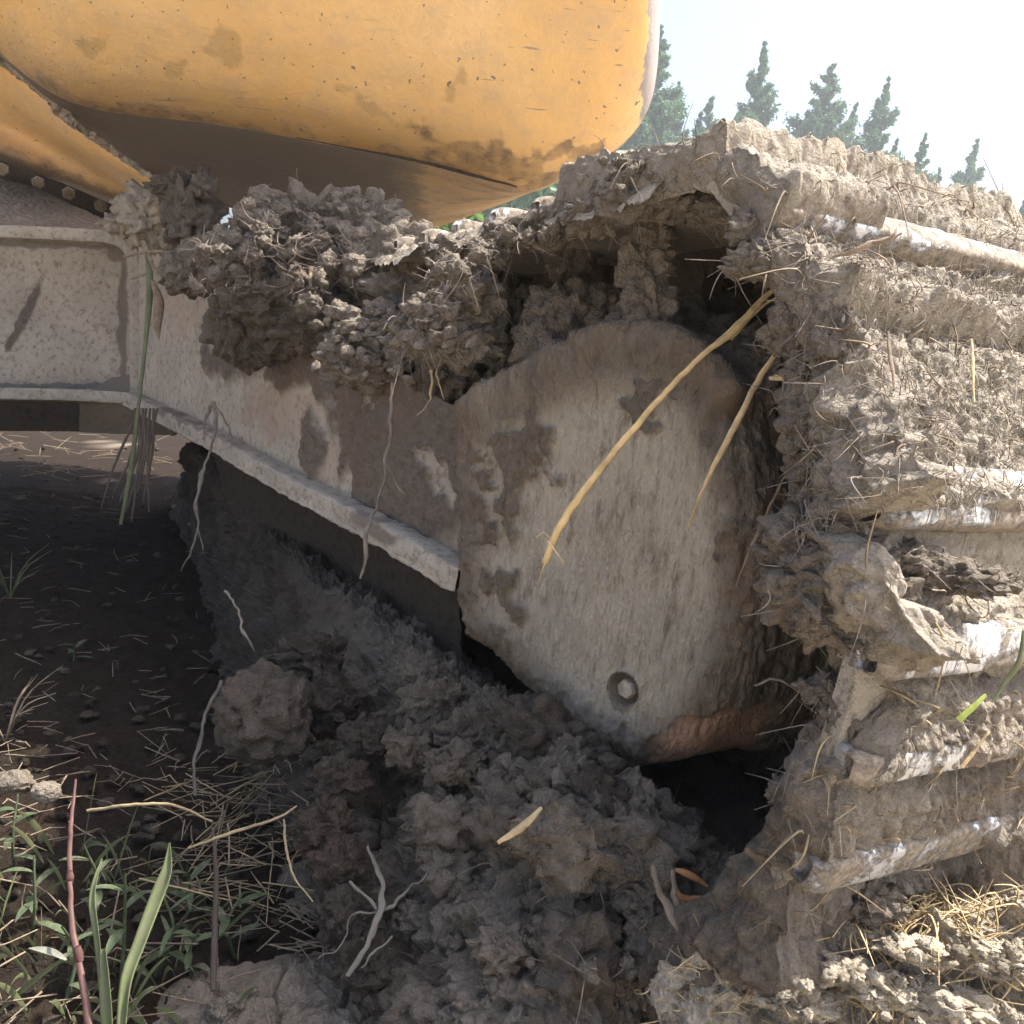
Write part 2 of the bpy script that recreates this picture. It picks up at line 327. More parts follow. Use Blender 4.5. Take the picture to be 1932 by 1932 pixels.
# ------------------------------------------------------------------ excavator
EX = empty('excavator', (Q+A*.3+L*1.2)*np.array([1, 1, 0]))
tag(EX, 'mud-caked yellow tracked excavator seen close from behind its track', 'excavator')
def box_v(c, ax, ay, az, sx, sy, sz):
    v = []
    for i in (-1, 1):
        for j in (-1, 1):
            for k in (-1, 1): v.append(c+ax*sx*i/2+ay*sy*j/2+az*sz*k/2)
    return np.array(v), [[0, 1, 3, 2], [4, 6, 7, 5], [0, 4, 5, 1], [2, 3, 7, 6], [0, 2, 6, 4], [1, 5, 7, 3]]
def rod(c, d, r0, r1, l, ns, name, mat, parent, bev=.2):
    d = d/np.linalg.norm(d); x = np.cross(d, [.3, .1, .9]); x /= np.linalg.norm(x); y = np.cross(d, x); a = np.arange(ns)/ns*2*math.pi
    rings = [(0, r0), (l*(1-bev), r1), (l, r1*(1-bev*.8))]
    V = np.concatenate([[c+d*t+r*(math.cos(b)*x+math.sin(b)*y) for b in a] for t, r in rings]); Fc = [list(map(int, q)) for q in grid_faces(3, ns, True)]
    Fc.append(list(range(2*ns, 3*ns))[::-1]); Fc.append(list(range(ns))); return mesh(name, V, Fc, mat, parent, smooth=False)
# track shoes: a plate and a grouser bar each
def path_pt(th):   # radius with the flattened top of the upper run
    return R
def shoe(pos, tang, nrm, pitch, gs=1.):
    """pos: world point at rim on the outer surface, tang along travel (down the arc), nrm outward"""
    W = .60
    V = []; prof = [(-.5, 0), (-.5, -.012), (.5, -.012), (.5, 0), (.3, .004), (-.3, .004)]
    for wv in (0, .004, W-.004, W):
        k = .97 if wv in (0, W) else 1
        for a, b in prof: V.append(pos+A*wv+tang*a*pitch*.96*k+nrm*b*k)
    n = len(prof); Fc = [list(map(int, q)) for q in grid_faces(4, n, True)]+[list(range(n)), list(range(3*n, 4*n))[::-1]]
    s = mesh('track_shoe', V, Fc, MUDT, EX, smooth=False)
    gp = np.array([(-.012, 0), (-.012, .012), (-.012, .020), (-.0116, .0255), (-.0105, .0285), (-.008, .0298), (.001, .030), (.010, .0298), (.0128, .0285), (.0142, .0255), (.0148, .016), (.015, 0)])
    ws_ = np.concatenate([[0, .004, .010], np.linspace(.018, .582, 46), [.59, .596, .6]]); kk = np.ones(len(ws_)); kk[[0, -1]] = .72; kk[[1, -2]] = .9; kk[[2, -3]] = .98
    g = (pos+A*ws_[:, None, None]+tang*(gp[None, :, 0, None]*kk[:, None, None]*(1+(gs-1)*1.6)+pitch*.36)+nrm*(gp[None, :, 1, None]*kk[:, None, None]*(1+(gs-1)*.3))).reshape(-1, 3)
    ax_ = np.tile(gp[:, 1] > .001, len(ws_))[:, None]; g = g+ax_*(nrm*(.0022*fbm(g, 25, 3))[:, None]+nrm*(.0016*fbm(g, 90, 2, seed=2))[:, None]+tang*(.002*fbm(g, 18, 3, seed=5))[:, None])
    n = len(gp); Fc = [list(map(int, q)) for q in grid_faces(len(ws_), n, True)]+[list(range(n)), list(range((len(ws_)-1)*n, len(ws_)*n))[::-1]]
    mesh('grouser', g, Fc, STEEL, s)
TH = [78, 65.5, 52.5, 39.5, 19.5, 5.2, -6.2, -18.5, -31, -44, -57, -70]
for k, a in enumerate(TH):
    pitch = .105 if a not in (19.5,) else .15
    pitch = {19.5: .10, 5.2: .11, -6.2: .09}.get(a, .098)
    th = math.radians(a); n_ = -math.cos(th)*L+math.sin(th)*Z; t_ = -(math.sin(th)*L+math.cos(th)*Z)
    rr = R-.022 if a < 60 else min(R-.022, .40/math.sin(th))
    shoe(Q+rr*n_-t_*pitch*.36, t_, n_, pitch, {19.5: 1.5, 5.2: 1.3, 52.5: 1.2, -18.5: 1.25}.get(a, 1.))
top = crom(np.array([[-.10, .395], [.05, .384], [.18, .378], [.33, .366], [.6, .35], [1.0, .345], [1.6, .36], [2.4, .38]]), 400)
arc = np.concatenate([[0], np.cumsum(np.hypot(*np.diff(top, axis=0).T))])
for s_ in np.arange(.03, 2.3, .105):
    i = np.searchsorted(arc, s_); t = top[min(i+3, 399)]-top[max(i-3, 0)]; t /= np.hypot(*t); tv = -(t[0]*L+t[1]*Z); nv = -t[1]*L+t[0]*Z
    shoe(Q+top[i][0]*L+top[i][1]*Z-.012*nv, tv, nv, .103)
for s_ in np.arange(.0, 2.3, .105): shoe(Q+s_*L-(R-.03)*Z, -L, -Z, .103)
# chain links and sprocket
for wv in (.20, .38):
    V = []; nn = 0; Fc = []
    for i in range(24):
        th = math.radians(95-i*13.2)
        if th < -math.pi/2-.1: break
        n_ = -math.cos(th)*L+math.sin(th)*Z; t_ = -(math.sin(th)*L+math.cos(th)*Z)
        v, f = box_v(Q+(R-.085)*n_+wv*A, t_, n_, A, .085, .075, .03); V.append(v); Fc += [[a+nn for a in q] for q in f]; nn += 8
    for sgn in (1, -1):
        for s_ in np.arange(.05, 2.2, .105):
            zz = np.interp(s_, top[:, 0], top[:, 1])-.06 if sgn > 0 else -(R-.095)
            v, f = box_v(Q+s_*L+zz*Z+wv*A, L, Z, A, .085, .075, .03); V.append(v); Fc += [[a+nn for a in q] for q in f]; nn += 8
    tag(mesh('link_chain', np.concatenate(V), Fc, DARK, EX, smooth=False), kind='stuff')
V = []; nt_ = 21*4
for wv, rs in ((.26, 1), (.33, 1)):
    for i in range(nt_):
        a = i/nt_*2*math.pi; rr = (.285, .325, .335, .29)[i % 4]; V.append(Q+wv*A+rr*(math.cos(a)*L+math.sin(a)*Z)*rs)
mesh('sprocket', V, [list(map(int, q)) for q in grid_faces(2, nt_, True)]+[list(range(nt_)), list(range(nt_, 2*nt_))[::-1]], DARK, EX, smooth=False)
v, f = box_v(Q+1.15*L+.0*Z+.30*A, L, Z, A, 1.9, .42, .26); mesh('track_frame_beam', v, f, DARK, EX, smooth=False)
for s_ in np.arange(.45, 2.2, .33):
    rod(Q+s_*L-(R-.13)*Z*1+.17*A, A, .075, .075, .26, 20, 'track_roller', DARK, EX, .1)

# motor cover
ca, cb = U(865, 1000, 1.15), U(1410, 1000, .90); ce = (cb-ca)*np.array([1, 1, 0]); ce /= np.linalg.norm(ce); cn = np.array([ce[1], -ce[0], 0])
if cn @ (CP-ca) < 0: cn = -cn
def onC(x, y, off=0.):
    d = U(x, y, 1.)-CP; return CP+d*(((ca+cn*off-CP) @ cn)/(d @ cn))
def proj_onC_many(pts): return np.array([onC(x, y) for x, y in pts])
OUT = [(866, 800), (985, 715), (1110, 652), (1190, 632), (1290, 655), (1372, 745), (1412, 900), (1420, 1050), (1412, 1200), (1375, 1330), (1310, 1420), (1235, 1452), (1170, 1450), (1090, 1410), (1000, 1305), (925, 1225), (868, 1172), (864, 980)]
OW = proj_onC_many(OUT+OUT[:1]); oc = proj_onC_many([(1150, 1050)])[0]
na_ = 560; ring = crom(np.concatenate([OW[-3:-1], OW, OW[1:3]]), 4000)
seg = np.linspace(0, len(OW)+3, 4000); ring = ring[(seg >= 2) & (seg < len(OW)+1)]; ln = np.concatenate([[0], np.cumsum(np.linalg.norm(np.diff(ring, axis=0), axis=1))])
ring = np.stack([np.interp(np.linspace(0, ln[-1], na_, endpoint=False), ln, ring[:, k]) for k in range(3)], 1)
rows = [oc+(ring-oc)*k for k in np.linspace(.002, .86, 190)]
tot = ring-oc; sz = np.linalg.norm(tot, axis=1)[:, None]; dirn = tot/sz
for k in np.linspace(0, 1, 40)[1:]:                                # rounded shoulder
    rows.append(oc+tot*.86+dirn*sz*.14*math.sin(k*math.pi/2)-cn*.045*(1-math.cos(k*math.pi/2)))
for k in np.linspace(0, 1, 60)[1:]:
    rows.append(oc+tot*(1-.03*k)-cn*(.045+.0*k)+A*.17*k)
S = np.array(rows); Nn = gnorm(S, True); 
Nn, sg = flipcam(S[:180], Nn[:180])[0], 0
Nn = gnorm(S, True); Nn *= np.sign((Nn[:180]@cn).mean())
V = S.reshape(-1, 3); nr = len(rows); rowi = np.repeat(np.arange(nr), na_)
lo = [(1010, 800, 34, 60, 10), (975, 920, 26, 110, 6), (893, 950, 26, 260, 0), (965, 1120, 26, 60, -8), (930, 740, 110, 40, -32), (1110, 665, 130, 22, -15), (1235, 760, 30, 50, 0), (1345, 770, 36, 100, -20), (950, 1260, 90, 40, 45), (1050, 1370, 100, 55, 45), (1180, 1420, 110, 38, 0), (1380, 1290, 40, 80, 20), (1000, 860, 40, 60, 0), (1440, 1000, 48, 420, 0)]
ring_w = np.exp(-((np.maximum(rowi, 150)-200)/34.)**2)*np.clip(1.25+1.7*fbm(V, 12, 5, seed=41), 0, 1)
wet = np.maximum(blobs(V, lo, 13, 52), np.clip((rowi-192)/26., 0, 1)*.95); wet = np.maximum(wet, ring_w); rust = blobs(V, [(1330, 1395, 120, 55, -28), (1230, 1440, 80, 14, -5)], 9, 14, 4)
fst = V.copy(); fst[:, 2] *= .22
disp = .0035*fbm(V, 14, 3) + .0040*fbm(fst, 90, 4, True, 2) + .0012*fbm(V, 260, 2, seed=5) + wet*(.005*fbm(V, 26, 3, True, 3)+.0075+.0028*fbm(V, 80, 4, True, 9))*(1-rust)
# the lip along the upper left edge
lip = np.exp(-((rowi-206)/9.)**2)*blobs(V, [(990, 715, 160, 50, -32), (1190, 645, 170, 60, 5), (1340, 720, 70, 60, 50)], 6, 10)
disp = disp+lip*.024
V = V+Nn.reshape(-1, 3)*disp[:, None]
# round pit around the bolt
bc = onC(1180, 1300); dd = np.linalg.norm((V-bc)-((V-bc)@cn)[:, None]*cn, axis=1); fm = rowi < 215
V -= cn*(np.where(fm, .014/(1+np.exp((dd-.0165)/.0012)), 0))[:, None]; V += cn*(np.where(fm, .004*np.exp(-((dd-.020)/.003)**2), 0))[:, None]
wet = np.where(fm & (dd < .021) & (dd > .009), np.maximum(wet, .8), wet)
cov = mesh('motor_cover', V, grid_faces(nr, na_, True), COVER, EX, attrs={'wet': wet, 'rust': rust}); cov['label'] = 'egg-shaped final drive cover plastered with drying mud'
rod(bc-cn*.014, cn, .0115, .0115, .016, 6, 'bolt', COVER, cov)

# track frame plate and its lower flange
Bl, Br, Tl, Tr = U(262, 752, 2.35), U(925, 1100, 1.17), U(262, 440, 2.35), U(935, 805, 1.17)
S = patch([[Tl+(Tr-Tl)*k for k in (0, .33, .66, 1)], [Bl+(Br-Bl)*k for k in (0, .33, .66, 1)]], 240, 460); Nn, _ = flipcam(S, gnorm(S)); V = S.reshape(-1, 3)
wb = [(592, 835, 26, 62, 6), (700, 900, 46, 90, -12), (790, 950, 90, 80, 30), (760, 790, 130, 120, 0), (850, 820, 50, 220, 0), (560, 690, 60, 46, 0), (660, 700, 90, 62, 0), (450, 650, 60, 70, 20), (700, 820, 40, 90, 0)]
wet = blobs(V, wb, 9, 26, 1)*(1-blobs(V, [(828, 880, 22, 34, 10), (848, 920, 12, 40, -15), (700, 770, 8, 30, 20), (795, 868, 9, 18, 0)], 14, 26, 2)); rust = blobs(V, [(540, 770, 95, 60, 20), (350, 590, 50, 40, 0), (620, 870, 40, 60, 0)], 7, 40, 6)*.4
disp = .004*fbm(V, 6, 3)+wet*(.006+.006*fbm(V, 30, 4, True, 4))+.0025*np.maximum(fbm(V, 70, 3, seed=2), 0)
mesh('track_frame_plate', V+Nn.reshape(-1, 3)*disp[:, None], grid_faces(240, 460), DUST, EX, attrs={'wet': wet, 'rust': rust*(1-wet)})
toA = -A*.05
F0 = [(262, 752), (410, 822), (560, 905), (720, 985), (905, 1088)]
dl = [1/(1/2.35+(1/1.18-1/2.35)*(x-262)/643.) for x, y in F0]
pr = [(0, -6), (-14, -3), (-16, 5), (-14, 22), (0, 30), (14, 30)]
V = []; fl = crom(np.array([U(x, y, d) for (x, y), d in zip(F0, dl)]), 300); tt = np.gradient(fl, axis=0); tt /= np.linalg.norm(tt, axis=1)[:, None]
cr = crom(np.array([(.03, .012), (-.028, .012), (-.036, .004), (-.036, -.014), (-.03, -.02), (.06, -.022)]), 40)
pn = Nn.reshape(-1, 3).mean(0); pn /= np.linalg.norm(pn); up = np.cross(tt.mean(0), pn); up *= np.sign(up[2])
S = fl[:, None]+(-cr[None, :, 0, None])*pn+cr[None, :, 1, None]*up; N2 = gnorm(S); N2 *= np.sign((N2[:, 20]@pn).mean()); V = S.reshape(-1, 3)
V = V+N2.reshape(-1, 3)*(.004*fbm(V, 20, 4, True)+.002*fbm(V, 90, 3))[:, None]
mesh('lower_flange', V, grid_faces(300, 40), DUST, EX, attrs={'wet': blobs(V, [(700, 990, 60, 20, 30), (350, 790, 60, 10, 27)], 9, 20, 3)*.7})
# web under the flange, its shadow put into the dark colour
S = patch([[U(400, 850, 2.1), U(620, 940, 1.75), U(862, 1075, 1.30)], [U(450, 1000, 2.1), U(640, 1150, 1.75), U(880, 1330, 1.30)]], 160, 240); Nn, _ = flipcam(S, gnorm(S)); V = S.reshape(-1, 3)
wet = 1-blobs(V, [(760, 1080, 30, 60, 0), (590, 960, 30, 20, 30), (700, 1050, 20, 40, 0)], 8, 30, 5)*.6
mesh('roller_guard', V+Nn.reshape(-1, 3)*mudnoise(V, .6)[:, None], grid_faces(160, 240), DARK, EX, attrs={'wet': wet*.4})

# cross beam (carbody leg) panel with raised rounded border
def slab(pts, d, name, mat, n=(200, 260), amp=.0025, att=None, back=.25, parent=EX, seed=0):
    """quad patch facing the camera with side walls going back; pts TL,TR,BR,BL (x,y[,d])"""
    q = [U(p[0], p[1], p[2] if len(p) > 2 else d) for p in pts]
    S = patch([[q[0], q[1]], [q[3], q[2]]], *n); Nn, _ = flipcam(S, gnorm(S)); nm = Nn.mean((0, 1)); V = S.reshape(-1, 3)
    at = att(V) if att else {'wet': np.zeros(len(V))}
    D = amp*(fbm(V, 8, 3, seed=seed)+.6*fbm(V, 45, 3, True, seed)); V = V+Nn.reshape(-1, 3)*D[:, None]
    nr, nc = n; idx = np.arange(nr*nc).reshape(nr, nc); b = np.concatenate([idx[0], idx[1:, -1], idx[-1, -2::-1], idx[-2:0:-1, 0]])
    W_ = V[b]-nm*back; Fc = np.concatenate([grid_faces(nr, nc), np.stack([b, np.arange(len(b))+nr*nc, np.roll(np.arange(len(b)), -1)+nr*nc, np.roll(b, -1)], 1)])
    at = {k: np.concatenate([v, v[b]]) for k, v in at.items()}
    return mesh(name, np.concatenate([V, W_]), Fc, mat, parent, attrs=at)
scr = lambda V: {'wet': np.maximum(blobs(V, [(232, 600, 9, 150, 0), (100, 462, 170, 7, 1), (100, 728, 180, 6, 0), (222, 480, 16, 16, 0)], 14, 5)*.75, blobs(V, [(50, 590, 11, 62, 25), (25, 640, 8, 30, 30)], 20, 3), blobs(V, [(180, 560, 12, 60, 0), (90, 500, 50, 8, 0)], 9, 20)*.35), 'rust': V[:, 0]*0}  # thin dark lines along the border paint in its shadow; the rest are stains
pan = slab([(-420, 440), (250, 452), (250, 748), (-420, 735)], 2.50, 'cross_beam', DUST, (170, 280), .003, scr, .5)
def bar(pts, d, wpx, name, mat, parent, depth=.05, seed=0, n=240, att=None):
    P = np.array([U(p[0], p[1], d) for p in pts]); Cc = crom(P, n); T = np.gradient(Cc, axis=0); T /= np.linalg.norm(T, axis=1)[:, None]
    S_ = np.cross(T, f_); S_ /= np.linalg.norm(S_, axis=1)[:, None]; hw = wpx*d/F/2
    cr = crom(np.array([(-1, 1.), (-1, .2), (-.8, -.0), (.8, -.0), (1, .2), (1, 1.)]), 28)
    V = (Cc[:, None]+S_[:, None]*cr[None, :, 0, None]*hw+f_*cr[None, :, 1, None]*depth-f_*0).reshape(-1, 3)
    V = V+(fbm(V, 30, 3, True, seed)*.003)[:, None]*(-f_)
    return mesh(name, V, grid_faces(n, 28), mat, parent, attrs={'wet': att(V) if att else np.zeros(len(V))})
bar([(-420, 428), (-200, 431), (0, 436), (120, 441), (195, 446), (232, 458), (252, 490), (256, 550), (257, 650), (256, 745)], 2.38, 24, 'raised_border', DUST, pan)
bar([(-420, 742), (-100, 742), (100, 744), (262, 752)], 2.36, 22, 'bottom_flange', DUST, pan, seed=3)
slab([(-420, 752, 2.5), (180, 756, 2.5), (225, 815, 2.55), (-420, 808, 2.6)], 2.5, 'beam_underside', DARK, (60, 120), .003, None, .3)  # shade of the underside carried by the dark material
slab([(150, 752, 2.42), (300, 768, 2.3), (330, 822, 2.35), (150, 815, 2.5)], 2.5, 'gusset', DUST, (60, 80), .004, lambda V: {'wet': np.full(len(V), .8)}, .2)
slab([(-420, 250, 3.3), (60, 350, 3.2), (260, 445, 2.7), (-420, 436, 2.6)], 3, 'carbody_top', DUST, (120, 200), .006, lambda V: {'wet': np.clip(.3+.5*fbm(V, 5, 3), 0, 1)}, .3)
# swing bearing with bolts, swing frame
slab([(-420, 160, 3.5), (60, 250, 3.4), (330, 380, 3.3), (330, 500, 3.5)], 3.5, 'swing_bearing', DARK, (60, 90), .002, None, .3)
for bx, by in ((-60, 300), (5, 320), (72, 345), (130, 365), (190, 388), (245, 410)):
    rod(U(bx, by, 3.36), U(bx, by, 3.0)-U(bx, by, 3.4), .024, .024, .05, 6, 'bearing_bolt', DUST, EX)
att_y = lambda V: {'wet': np.clip(.25+.25*fbm(V, 3, 3)+np.clip((Pj(V)[1]-250-(Pj(V)[0])*.45)/60., 0, 1), 0, 1), 'edge': V[:, 0]*0}
S = patch([[U(-300, -160, 2.45), U(40, 70, 2.4), U(180, 215, 2.4), U(310, 320, 2.5)], [U(-300, 30, 2.7), U(0, 170, 2.6), U(140, 270, 2.55), U(285, 350, 2.5)], [U(-300, 100, 2.9), U(0, 232, 2.8), U(140, 300, 2.8), U(275, 375, 2.8)], [U(-300, 150, 2.85), U(0, 292, 2.8), U(130, 345, 2.9), U(260, 400, 3.)], [U(-300, 150, 3.3), U(0, 300, 3.3), U(130, 350, 3.3), U(260, 410, 3.4)]], 160, 240)
V = S.reshape(-1, 3); mesh('swing_frame', V, grid_faces(160, 240), PAINT, EX, attrs=att_y(V))
# counterweight
lipP = [(-380, -110, 1.9), (-60, 62, 1.86), (135, 192, 1.84), (400, 232, 1.85), (600, 268, 1.865), (800, 305, 1.88), (970, 348, 1.885), (1095, 314, 1.86), (1180, 266, 1.83), (1232, 180, 1.80), (1247, 20, 1.78)]
topx = [-380, -60, 135, 400, 580, 760, 920, 1020, 1110, 1190, 1262]
rows = []
for v, dz in ((0, -.42), (.25, -.36), (.5, -.29), (.72, -.21), (.88, -.12), (.96, -.05), (1., 0)):
    rows.append([U(tx+(lx-tx)*v, -420+(ly+420)*v, ld+dz) for i, (tx, (lx, ly, ld)) in enumerate(zip(topx, lipP))])
und = [(-380, -105, 2.0), (-58, 66, 2.0), (142, 214, 2.0), (400, 262, 2.05), (600, 300, 2.1), (800, 335, 2.1), (985, 364, 2.0), (1095, 318, 1.95), (1180, 268, 1.9), (1228, 180, 1.9), (1243, 20, 1.9)]
un2 = [(-380, -100, 2.2), (-55, 72, 2.1), (170, 245, 2.2), (330, 356, 2.6), (580, 428, 2.9), (770, 440, 2.9), (990, 368, 2.5), (1080, 320, 2.4), (1160, 268, 2.3), (1215, 180, 2.3), (1235, 20, 2.3)]
un3 = [(x, y-6, d+.5) for x, y, d in un2]
Rw = np.array(rows); S = patch(Rw, 180, 380)
S2 = patch(np.array([rows[-1], [U(*p) for p in und], [U(*p) for p in un2]]), 90, 380); V = np.concatenate([S, S2[1:]]).reshape(-1, 3); nrw = 180+89
x, y, d = Pj(V); ri = np.repeat(np.arange(nrw), 380)
ly = np.interp(x, [p[0] for p in lipP], [p[1] for p in lipP])
grime_shade = .75*np.clip(1-(ly-y)/105., 0, 1)**1.3*(.8+.5*fbm(V, 3, 4, seed=61))*np.clip((1150-x)/260., 0, 1)*.9*(x < 1120)
grime_shade = np.where(ri > 182, np.clip(1.0-np.clip((x-720)/150., 0, .62)+.3*fbm(V, 5, 3, seed=81), 0, 1), grime_shade); grime_shade = np.maximum(grime_shade, .5*blobs(V, [(950, 310, 190, 36, 15), (1090, 295, 50, 22, 0)], 12, 30, 2))  # underside shade painted in as dark colour along with the grime
grime_shade = np.maximum(grime_shade, .28*blobs(V, [(190, 70, 26, 20, 0), (425, 95, 22, 30, 0), (320, 120, 30, 10, -30), (860, 155, 14, 20, 0), (700, 200, 60, 12, 20)], 9, 30, 7))
ed = np.clip(1-(1247-x)/(38+25*np.clip((y-60)/120., 0, 1)), 0, 1)*(ri < 182)*1.2*np.clip((300-y)/40., 0, 1)
N3 = gnorm(np.concatenate([S, S2[1:]])).reshape(-1, 3)
cwt = mesh('counterweight', V+N3*(.0022*fbm(V, 5, 3)+.0005*fbm(V, 60, 3))[:, None], grid_faces(nrw, 380), PAINT, EX, attrs={'wet': grime_shade, 'edge': ed}); cwt['label'] = 'yellow counterweight with chipped paint and grimy underside painted darker for shade'
tb = Tubes(); tb.px([(-420, -140), (-60, 62), (10, 112), (70, 158), (125, 220), (200, 278), (297, 345)], 2.02, [30, 34, 36, 30, 20, 14, 10], 14, 500)
V = np.concatenate(tb.V); V = V+(fbm(V, 40, 4, True)*.014)[:, None]*(-f_)+(fbm(V, 40, 4, True, 5)*.010)[:, None]*r_; mesh('dirt_seam', V, np.concatenate(tb.F), DUST, EX, attrs={'wet': np.clip(.4+fbm(V, 30, 3), 0, 1)})
tb = Tubes().px([(560, 260, 1.86), (760, 298, 1.875), (900, 332, 1.88), (975, 352, 1.88)], 1.9, [2, 5, 7, 3], 8, 60); tb.build('crease_strip', DARK, EX)  # dark strip laid along the crease to draw it darker
# unseen upper body behind and above the counterweight, added for more shade
BO = CP+np.array([0, 0, 0]); 
bp = [U(-400, -300, 1.9), U(1235, -300, 1.85)]
V, Fc = box_v((bp[0]+bp[1])/2+np.array([-.1, 1.1, .35]), np.array([1., .12, 0])/np.hypot(1, .12), np.array([-.12, 1., 0])/np.hypot(1, .12), Z, 1.85, 1.6, 1.0)
mesh('upper_body_shade', V, Fc, PAINT, EX, smooth=False)

# ------------------------------------------------------------------ mud on the track
# crust over the shoes of the rear arc, following every pad
nth, nw, nsd = 780, 480, 60
th = np.radians(np.linspace(97, -82, nth)); wv = np.concatenate([np.zeros(nsd), np.linspace(0, .615, nw-nsd)]); TT, WW = np.meshgrid(th, wv, indexing='ij')
base = np.minimum(R-.012, np.where(TT > math.radians(50), .402/np.maximum(np.sin(TT), .2), 9))
V = (Q[None, None]+base[..., None]*(-np.cos(TT)[..., None]*L+np.sin(TT)[..., None]*Z)+WW[..., None]*A).reshape(-1, 3); nrm = (-np.cos(TT)[..., None]*L+np.sin(TT)[..., None]*Z).reshape(-1, 3)
t_, w_ = np.degrees(TT).ravel(), WW.ravel()
P2 = np.stack([w_*1.0, np.radians(t_)*R*.28, w_*0], 1)          # streaks run round the track
h = .012+.014*fbm(V, 8, 3) + .008*fbm(P2, 34, 4, True, 1) + (1-.45*np.clip((t_-45)/12, 0, 1))*(.010*fbm(V, 52, 4, True, 3)+.005*fbm(V, 130, 3, True, 14))+.003*fbm(V, 260, 2, seed=4)
up = np.clip((t_-45)/12, 0, 1)
h *= .62; q_ = np.clip(.55+1.7*fbm(V, 7, 3, seed=66), .08, 1.15)
h = .010+(h-.010)*q_
for a_, D_, wd_ in ((52.5, .030, .03), (19.5, .060, .065), (5.2, .030, .03), (-6.2, .022, .025), (-18.5, .030, .03), (-33, .03, .03)):
    ua = (a_-t_)*math.pi/180*R-.013+.004*fbm(V, 22, 3, seed=67); h -= D_*np.clip(ua/.004, 0, 1)*np.clip(1-(ua-.008)/wd_, 0, 1)*np.clip(.75+1.2*fbm(P2*np.array([1, .3, 1]), 8, 2, seed=68), 0, 1)
    h += .010*np.exp(-((ua+.012)/.018)**2)*(D_ > .025)
h += up*(.014+.012*fbm(V, 12, 3, seed=7))
c1, c2 = worley(V, 48, 3); h += .012*np.clip(c2-c1, 0, .5)
x, y, d = Pj(V)
h -= .05*blobs(V, [(1800, 1065, 140, 36, -4), (1900, 1050, 90, 36, 0)], 9, 22, 3)      # hollow under the wide pad
h += .030*blobs(V, [(1560, 1090, 110, 90, 0), (1640, 1180, 60, 50, 0)], 8, 20, 4)+.02*blobs(V, [(1640, 860, 70, 90, 0)], 8, 20, 5)
h -= .045*blobs(V, [(1700, 510, 160, 13, 9), (1880, 560, 90, 12, 9)], 9, 6, 6)
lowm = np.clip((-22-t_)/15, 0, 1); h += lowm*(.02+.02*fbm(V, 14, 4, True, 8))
for a in TH:                                    # pads stay readable: mud thins over each grouser
    dth = (t_-a)*math.pi/180*R; g = np.exp(-(dth/(.014 if a in (19.5, 5.2, 52.5) else .010))**2); thin = np.clip(.50+2.4*fbm(P2*np.array([1, .2, 1]), 9, 3, seed=int(a*3) % 17), 0, 1)
    expose = {52.5: 1.15, 39.5: .12, 19.5: .6, 5.2: .95, -6.2: .3, -18.5: .8, 65.5: .1}.get(a, .2)
    h = h*(1-g*.9*expose*thin)-g*.016*expose*thin; h += g*.012*np.clip(1-thin, 0, 1)
    h -= .010*np.exp(-((dth+.022)/.007)**2)
    h += {39.5: .016, 65.5: .012, 78: .010, -6.2: .009, -31: .012}.get(a, 0)*np.exp(-(dth/.018)**2)*np.clip(.9+1.5*fbm(P2, 9, 2, seed=int(a)+90), 0, 1.2)
kside = np.broadcast_to(np.clip(1-np.arange(nw)/nsd, 0, 1)[None], TT.shape).ravel(); h = h*(1-kside)+kside*(-.045+.030*np.exp(-((t_-58)/22)**2)+.02*fbm(V, 14, 3, seed=71))
Vs = V+nrm*h[:, None]; ins = kside > 0; sw = np.zeros(len(V)); q_ = Vs[ins]; c1, c2 = worley(q_, 30, 8)
sw[ins] = np.sin(kside[ins]*math.pi)*.022+.020*fbm(q_, 14, 3, seed=72)+.009*fbm(q_, 34, 3, True, 73)+.022*np.clip(c2-c1, 0, .5)+.003*fbm(q_, 110, 3, True, 74)-.008
sw *= np.clip(kside*6, 0, 1)*np.where(t_ > 32, .35, .8)

edge_ = .045*np.exp(-((t_+1)/5.5)**2)-.022*np.exp(-((t_-13)/5)**2)+.008*np.exp(-((t_+24)/7)**2)-.02*np.exp(-((t_+40)/6)**2)+.012*np.exp(-((t_-33)/6)**2)
V = V+nrm*h[:, None]-A*sw[:, None]+A*(edge_*np.clip(1-w_/.06, 0, 1))[:, None]+A*((.008*fbm(V, 16, 2, seed=12))*np.clip(1-w_/.10, 0, 1)+.002*fbm(V, 90, 3, seed=16))[:, None]
wet = np.clip(.0+.6*fbm(V, 7, 3, seed=3)+lowm*.45+.45*np.clip((14-t_)/16, 0, 1)+.35*(kside > 0), 0, 1);  # lower pads darkened, upper kept pale: sun and shade put into the colour
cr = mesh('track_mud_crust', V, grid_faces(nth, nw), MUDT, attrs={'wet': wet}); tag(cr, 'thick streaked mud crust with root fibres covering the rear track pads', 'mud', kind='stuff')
CRUST = (V, nrm)
# upper run crust
ns_, nw2 = 320, 200
ss = np.linspace(-.14, 2.2, ns_)**1.0; ss = -.14+2.34*np.linspace(0, 1, ns_)**1.7; wv = np.linspace(-.03, .6, nw2); SS, WW = np.meshgrid(ss, wv, indexing='ij')
zz = np.interp(SS, top[:, 0], top[:, 1]); V = (Q+SS[..., None]*L+zz[..., None]*Z+WW[..., None]*A).reshape(-1, 3)
h = -.004+.014*fbm(V, 10, 3)+.010*fbm(V, 36, 4, True, 2)+.003*fbm(V, 150, 3); e = np.clip(-WW.ravel()/.03, 0, 1)
V[:, 2] += h-e*.03; mesh_ = mesh('upper_run_mud', V, grid_faces(ns_, nw2), MUDT, attrs={'wet': np.clip(.2+.5*fbm(V, 8, 3), 0, 1)}); tag(mesh_, 'dried mud strewn over the upper run of the track below the counterweight', 'mud', kind='stuff')

